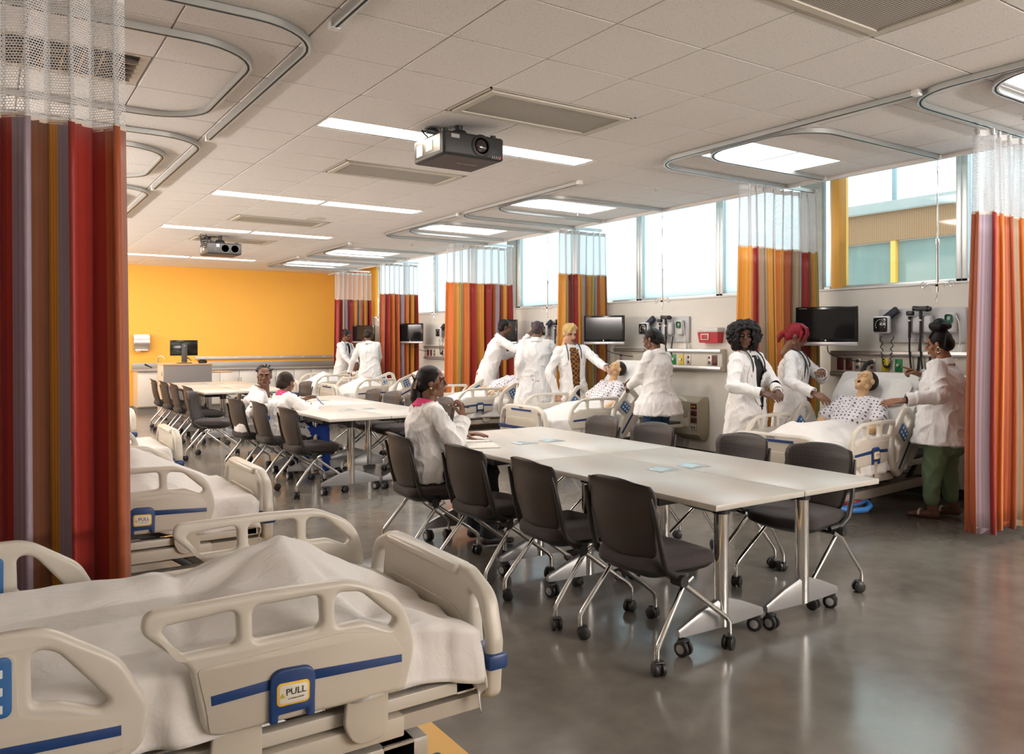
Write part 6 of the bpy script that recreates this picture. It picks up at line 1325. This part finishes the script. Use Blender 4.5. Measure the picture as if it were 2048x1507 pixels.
person('tall person with cropped hair in white coat, leaning and reaching across the third bed', JN['P6'], 'crop', M_HBLK, DK1, hem=.58, girth=1.02, jaw='M', arm=1.12, hand=('flat', 'relax'), poles={1: V3((.1, -.7, -.6)), -1: V3((.2, .5, -.8))}, voxel=.014)
person('person with gathered plum-grey hair in a long white coat, back to the camera', JN['P7'], 'wrap', M_HGREY, DK2, hem=.55, girth=1.22, hand=('relax', 'relax'), poles={-1: V3((-.7, -.5, -.4)), 1: V3((.7, -.2, -.6))}, voxel=.014, hem_w=1.06)
person('person with braided updo bending over the farthest bed in white coat', JN['P8'], 'updo', M_HBRN, DK2, hem=.60, girth=1.0, shirt=M_BLKTOP, vneck=dict(pts=[(.30, .0), (.45, .04), (.60, .05), (.63, .04)], lap=(.28, .58)), steth=(.22, .2), voxel=.016, poles={1: V3((-.6, .2, -.6)), -1: V3((.8, .3, -.4))})
person('person with dark short hair in white coat, back to the camera by the farthest bed', JN['P9'], 'lowbun', M_HBRN, DK2, hem=.60, girth=1.1, voxel=.016, poles={-1: V3((-.7, -.4, -.4)), 1: V3((.7, -.3, -.5))})
# seated students
JN['P10'].update(pelvis=(2.545, 5.05, .575), neck=(2.55, 5.08, 1.03), wr=(2.752, 4.905, .925), wl=(2.90, 5.12, .775))
r_, Mh_, T__, K = person('seated person in white coat and pink collar holding a pen beside the notebook', JN['P10'], 'sleekpony', M_HBLK, DK2, seated=True, girth=1.0, pants=(.02, .02, .03), hand=('grip', 'flat'), poles={1: V3((.5, -.6, -1)), -1: V3((.1, .8, -.5))}, sleeve=.72, cuff_r=1.25, arm=1.0, hup={('d', 1): V3((-.15, 0, 1)), 1: V3((.7, -.7, 0)), -1: up_}, collar=M_PINK, voxel=.009, shoe=(.05, .03, .03))
MB().sph(Mh_ @ V3((.079, .0, -.04)) - K['base'], .009, 12).build('pearl_earring', M_GOLD, r_)
clip = MB(); clip.box((0, 0, 0), (.02, .016, .07), .006, rot=Matrix.Rotation(R(-20), 3, 'X')); o = clip.build('hair_clip', mat('clip_tan', (.35, .26, .16), .3), r_); o.matrix_local = T__ @ Mh_ @ Matrix.Translation((.042, -.118, -.01))
wr = K['W'][1]; pn = thing('pen', 'dark pen held by the seated person with the notebook', 'pen', tuple(wr + V3((-.02, .03, .075)))); MB().cyl((-.05, .035, .005), (.06, -.045, -.012), .0045, seg=10).build('barrel', M_BLK, pn); MB().cyl((-.062, .044, .008), (-.05, .035, .005), .0015, .004, seg=8).build('tip', M_CHROME, pn)
person('seated person with twisted short hair looking back at the camera from the middle table', JN['P11'], 'twists', M_HBLK, DK2, seated=True, girth=1.0, shirt=M_BLKTOP, hand=('relax', 'relax'), pants=(.012, .011, .012), shoe=(.5, .38, .30), sleeve=.9, poles={1: V3((.2, -.7, -.6)), -1: V3((.2, .8, -.5))}, voxel=.012)
r_, Mh_, T__, K = person('seated person with low black bun and pink collar writing at the middle table', JN['P12'], 'lowbun', M_HBLK, DK2, seated=True, girth=1.08, hand=('pinch', 'flat'), pants=(.006, .045, .30), shoe=(.72, .72, .70), sleeve=.85, poles={1: V3((.1, -.8, -.4)), -1: V3((.2, .8, -.4))}, collar=M_PINK, voxel=.012, feet={1: (.02, .02), -1: (-.04, 0)})
wr = K['W'][1]; pn = thing('pen', 'blue pen in the hand of the person writing at the middle table', 'pen', tuple(wr + V3((.06, .02, .03)))); MB().cyl((.03, .0, -.03), (-.05, .03, .06), .0045, seg=10).build('barrel', mat('pen_blue', (.02, .10, .40), .4), pn); MB().cyl((.036, -.002, -.037), (.03, 0, -.03), .001, .004, seg=8).build('tip', M_CHROME, pn)

# ---------------------------------------------------------------- patient manikins
def gown_mat():
    m, nt, b = nodes_of('dotted_gown'); tc = nt.nodes.new('ShaderNodeTexCoord'); v = nt.nodes.new('ShaderNodeTexVoronoi'); v.inputs['Scale'].default_value = 26; v.inputs['Randomness'].default_value = .25; mpz = nt.nodes.new('ShaderNodeMapping'); mpz.inputs['Scale'].default_value = (1, 1, 0); mpz.inputs['Location'].default_value = (0, 0, .02); v.voronoi_dimensions = '2D'; nt.links.new(tc.outputs['Object'], mpz.inputs[0]); nt.links.new(mpz.outputs[0], v.inputs['Vector']); l = nt.nodes.new('ShaderNodeMath'); l.operation = 'LESS_THAN'; l.inputs[1].default_value = .20; nt.links.new(v.outputs['Distance'], l.inputs[0])
    mx = nt.nodes.new('ShaderNodeMix'); mx.data_type = 'RGBA'; mx.inputs[6].default_value = (.74, .70, .72, 1); mx.inputs[7].default_value = (.05, .045, .09, 1); nt.links.new(l.outputs[0], mx.inputs[0]); nt.links.new(mx.outputs[2], b.inputs['Base Color']); b.inputs['Roughness'].default_value = .8; return m
M_GOWN = gown_mat()
def make_manikin():
    """reclining; local: x up along the backrest from the hip, z away from the mattress"""
    t = thing('patient_manikin', '', 'manikin')
    m = MB(); m.cap((-.10, 0, .12), .125, (.18, 0, .12), .125, 16); m.cap((.18, -.07, .12), .115, (.34, -.08, .12), .095, 14); m.cap((.18, .07, .12), .115, (.34, .08, .12), .095, 14); m.cap((.40, -.13, .11), .07, (.40, .13, .11), .07, 14)
    for s_ in (-1, 1): m.cap((.40, s_ * .17, .11), .072, (.22, s_ * .25, .13), .068, 14)
    gm = blob(m, .011, 3, 'gown'); wrinkle(gm, .006, 1.7); obj('gown', gm, M_GOWN, t, 'white gown with dark dots')
    m = MB()
    for s_ in (-1, 1): m.cap((.38, s_ * .17, .11), .045, (.15, s_ * .27, .13), .042, 12); m.cap((.15, s_ * .27, .13), .040, (-.05, s_ * .20, .22), .028, 12)
    m.cap((.40, 0, .12), .05, (.54, 0, .17), .044, 14); limbs = blob(m, .010, 2, 'limbs')
    Mh = Matrix.Translation((.60, 0, .19)) @ frame(V3((-.05, .14, 1)), V3((1, 0, .05))).to_4x4(); parts = [(limbs, None, 0), (HEAD_K, Mh, 0)]
    for s_ in (-1, 1): parts.append((HANDS['relax'], Matrix.Translation((-.05, s_ * .20, .22)) @ frame(V3((-1, -s_ * .35, .2)), V3((0, 0, 1))).to_4x4() @ Matrix.Diagonal((-s_, 1, 1, 1)), 0))
    obj('body', join_meshes('manikin_body', parts, [MANI]), None, t)
    for s_ in (-1, 1): l_ = obj('eyelid', LID2, MANI, t); l_.matrix_local = Mh @ Matrix.Translation((s_ * .031, .066, .008))
    mo = MB().sph((0, 0, 0), 1, 14, (.016, .008, .012)).build('mouth', mat('mouth_dark', (.05, .008, .008), .6), t); mo.matrix_local = Mh @ Matrix.Translation((0, .074, -.058))
    h_ = obj('hair', hair_of('manikin'), M_HMAN, t); h_.matrix_local = Mh
    return t
mk0 = make_manikin()
for k, (bk, ang, lab) in enumerate((('R1', R(45), 'patient manikin with open mouth and dotted gown on the nearest right-hand bed'), ('R2', R(50), 'patient manikin in dotted gown being examined by the blond person'), ('R3', R(28), 'patient manikin in dotted gown on the third right-hand bed'), ('R5', R(15), 'patient manikin in dotted gown on the farthest bed'))):
    t = mk0 if k == 0 else copy_tree(mk0); t['label'] = lab; t['category'] = 'manikin'; t['group'] = 'patient manikins'; bd = BEDS[bk]
    t.matrix_world = Matrix.Translation(bd.location) @ RZ(bd.rotation_euler.z) @ Matrix.Translation((1.22, 0, .47)) @ Matrix.Rotation(-ang, 4, 'Y') @ Matrix.Translation((-.02 if k < 2 else .05, 0, .10))

# sandal straps and bedside odds and ends
t = thing('breathing_hose', 'black corrugated hose from the wall panel down to the nearest manikin', 'hose', (7.2, 4.67, 1.24))
_p = [V3((0, 0, 0)), V3((-.10, -.02, -.02)), V3((-.22, -.06, -.10)), V3((-.34, -.10, -.20)), V3((-.46, -.12, -.27))]; _q = []
for i in range(60):
    f_ = i / 59 * 4; k_ = min(3, int(f_)); _q.append(_p[k_].lerp(_p[k_ + 1], f_ - k_))
MB().tube(_q, [.020 + .003 * (i % 2) for i in range(60)], 10).build('corrugated_tube', M_BLK, t); MB().cyl((0, 0, 0), (.05, 0, 0), .016, seg=12).build('connector', M_BLK, t)
t = thing('arm_cuff', 'navy pressure cuff bundle lying beside the nearest manikin', 'cuff', (6.42, 4.46, .86), R(20))
m = MB(); m.tube([(-.05 + .10 * i / 9, .045 * math.cos(i * .9), .03 * math.sin(i * .9)) for i in range(10)], .03, 10); m.build('wrapped_band', MATS['cuff_navy'], t); cable(t, [(.05, 0, 0), (.10, .03, .04), (.06, .07, .02), (.0, .08, -.01)], .005, 'air_tube', M_WHITE)

bpy.data.scenes.remove(TS)
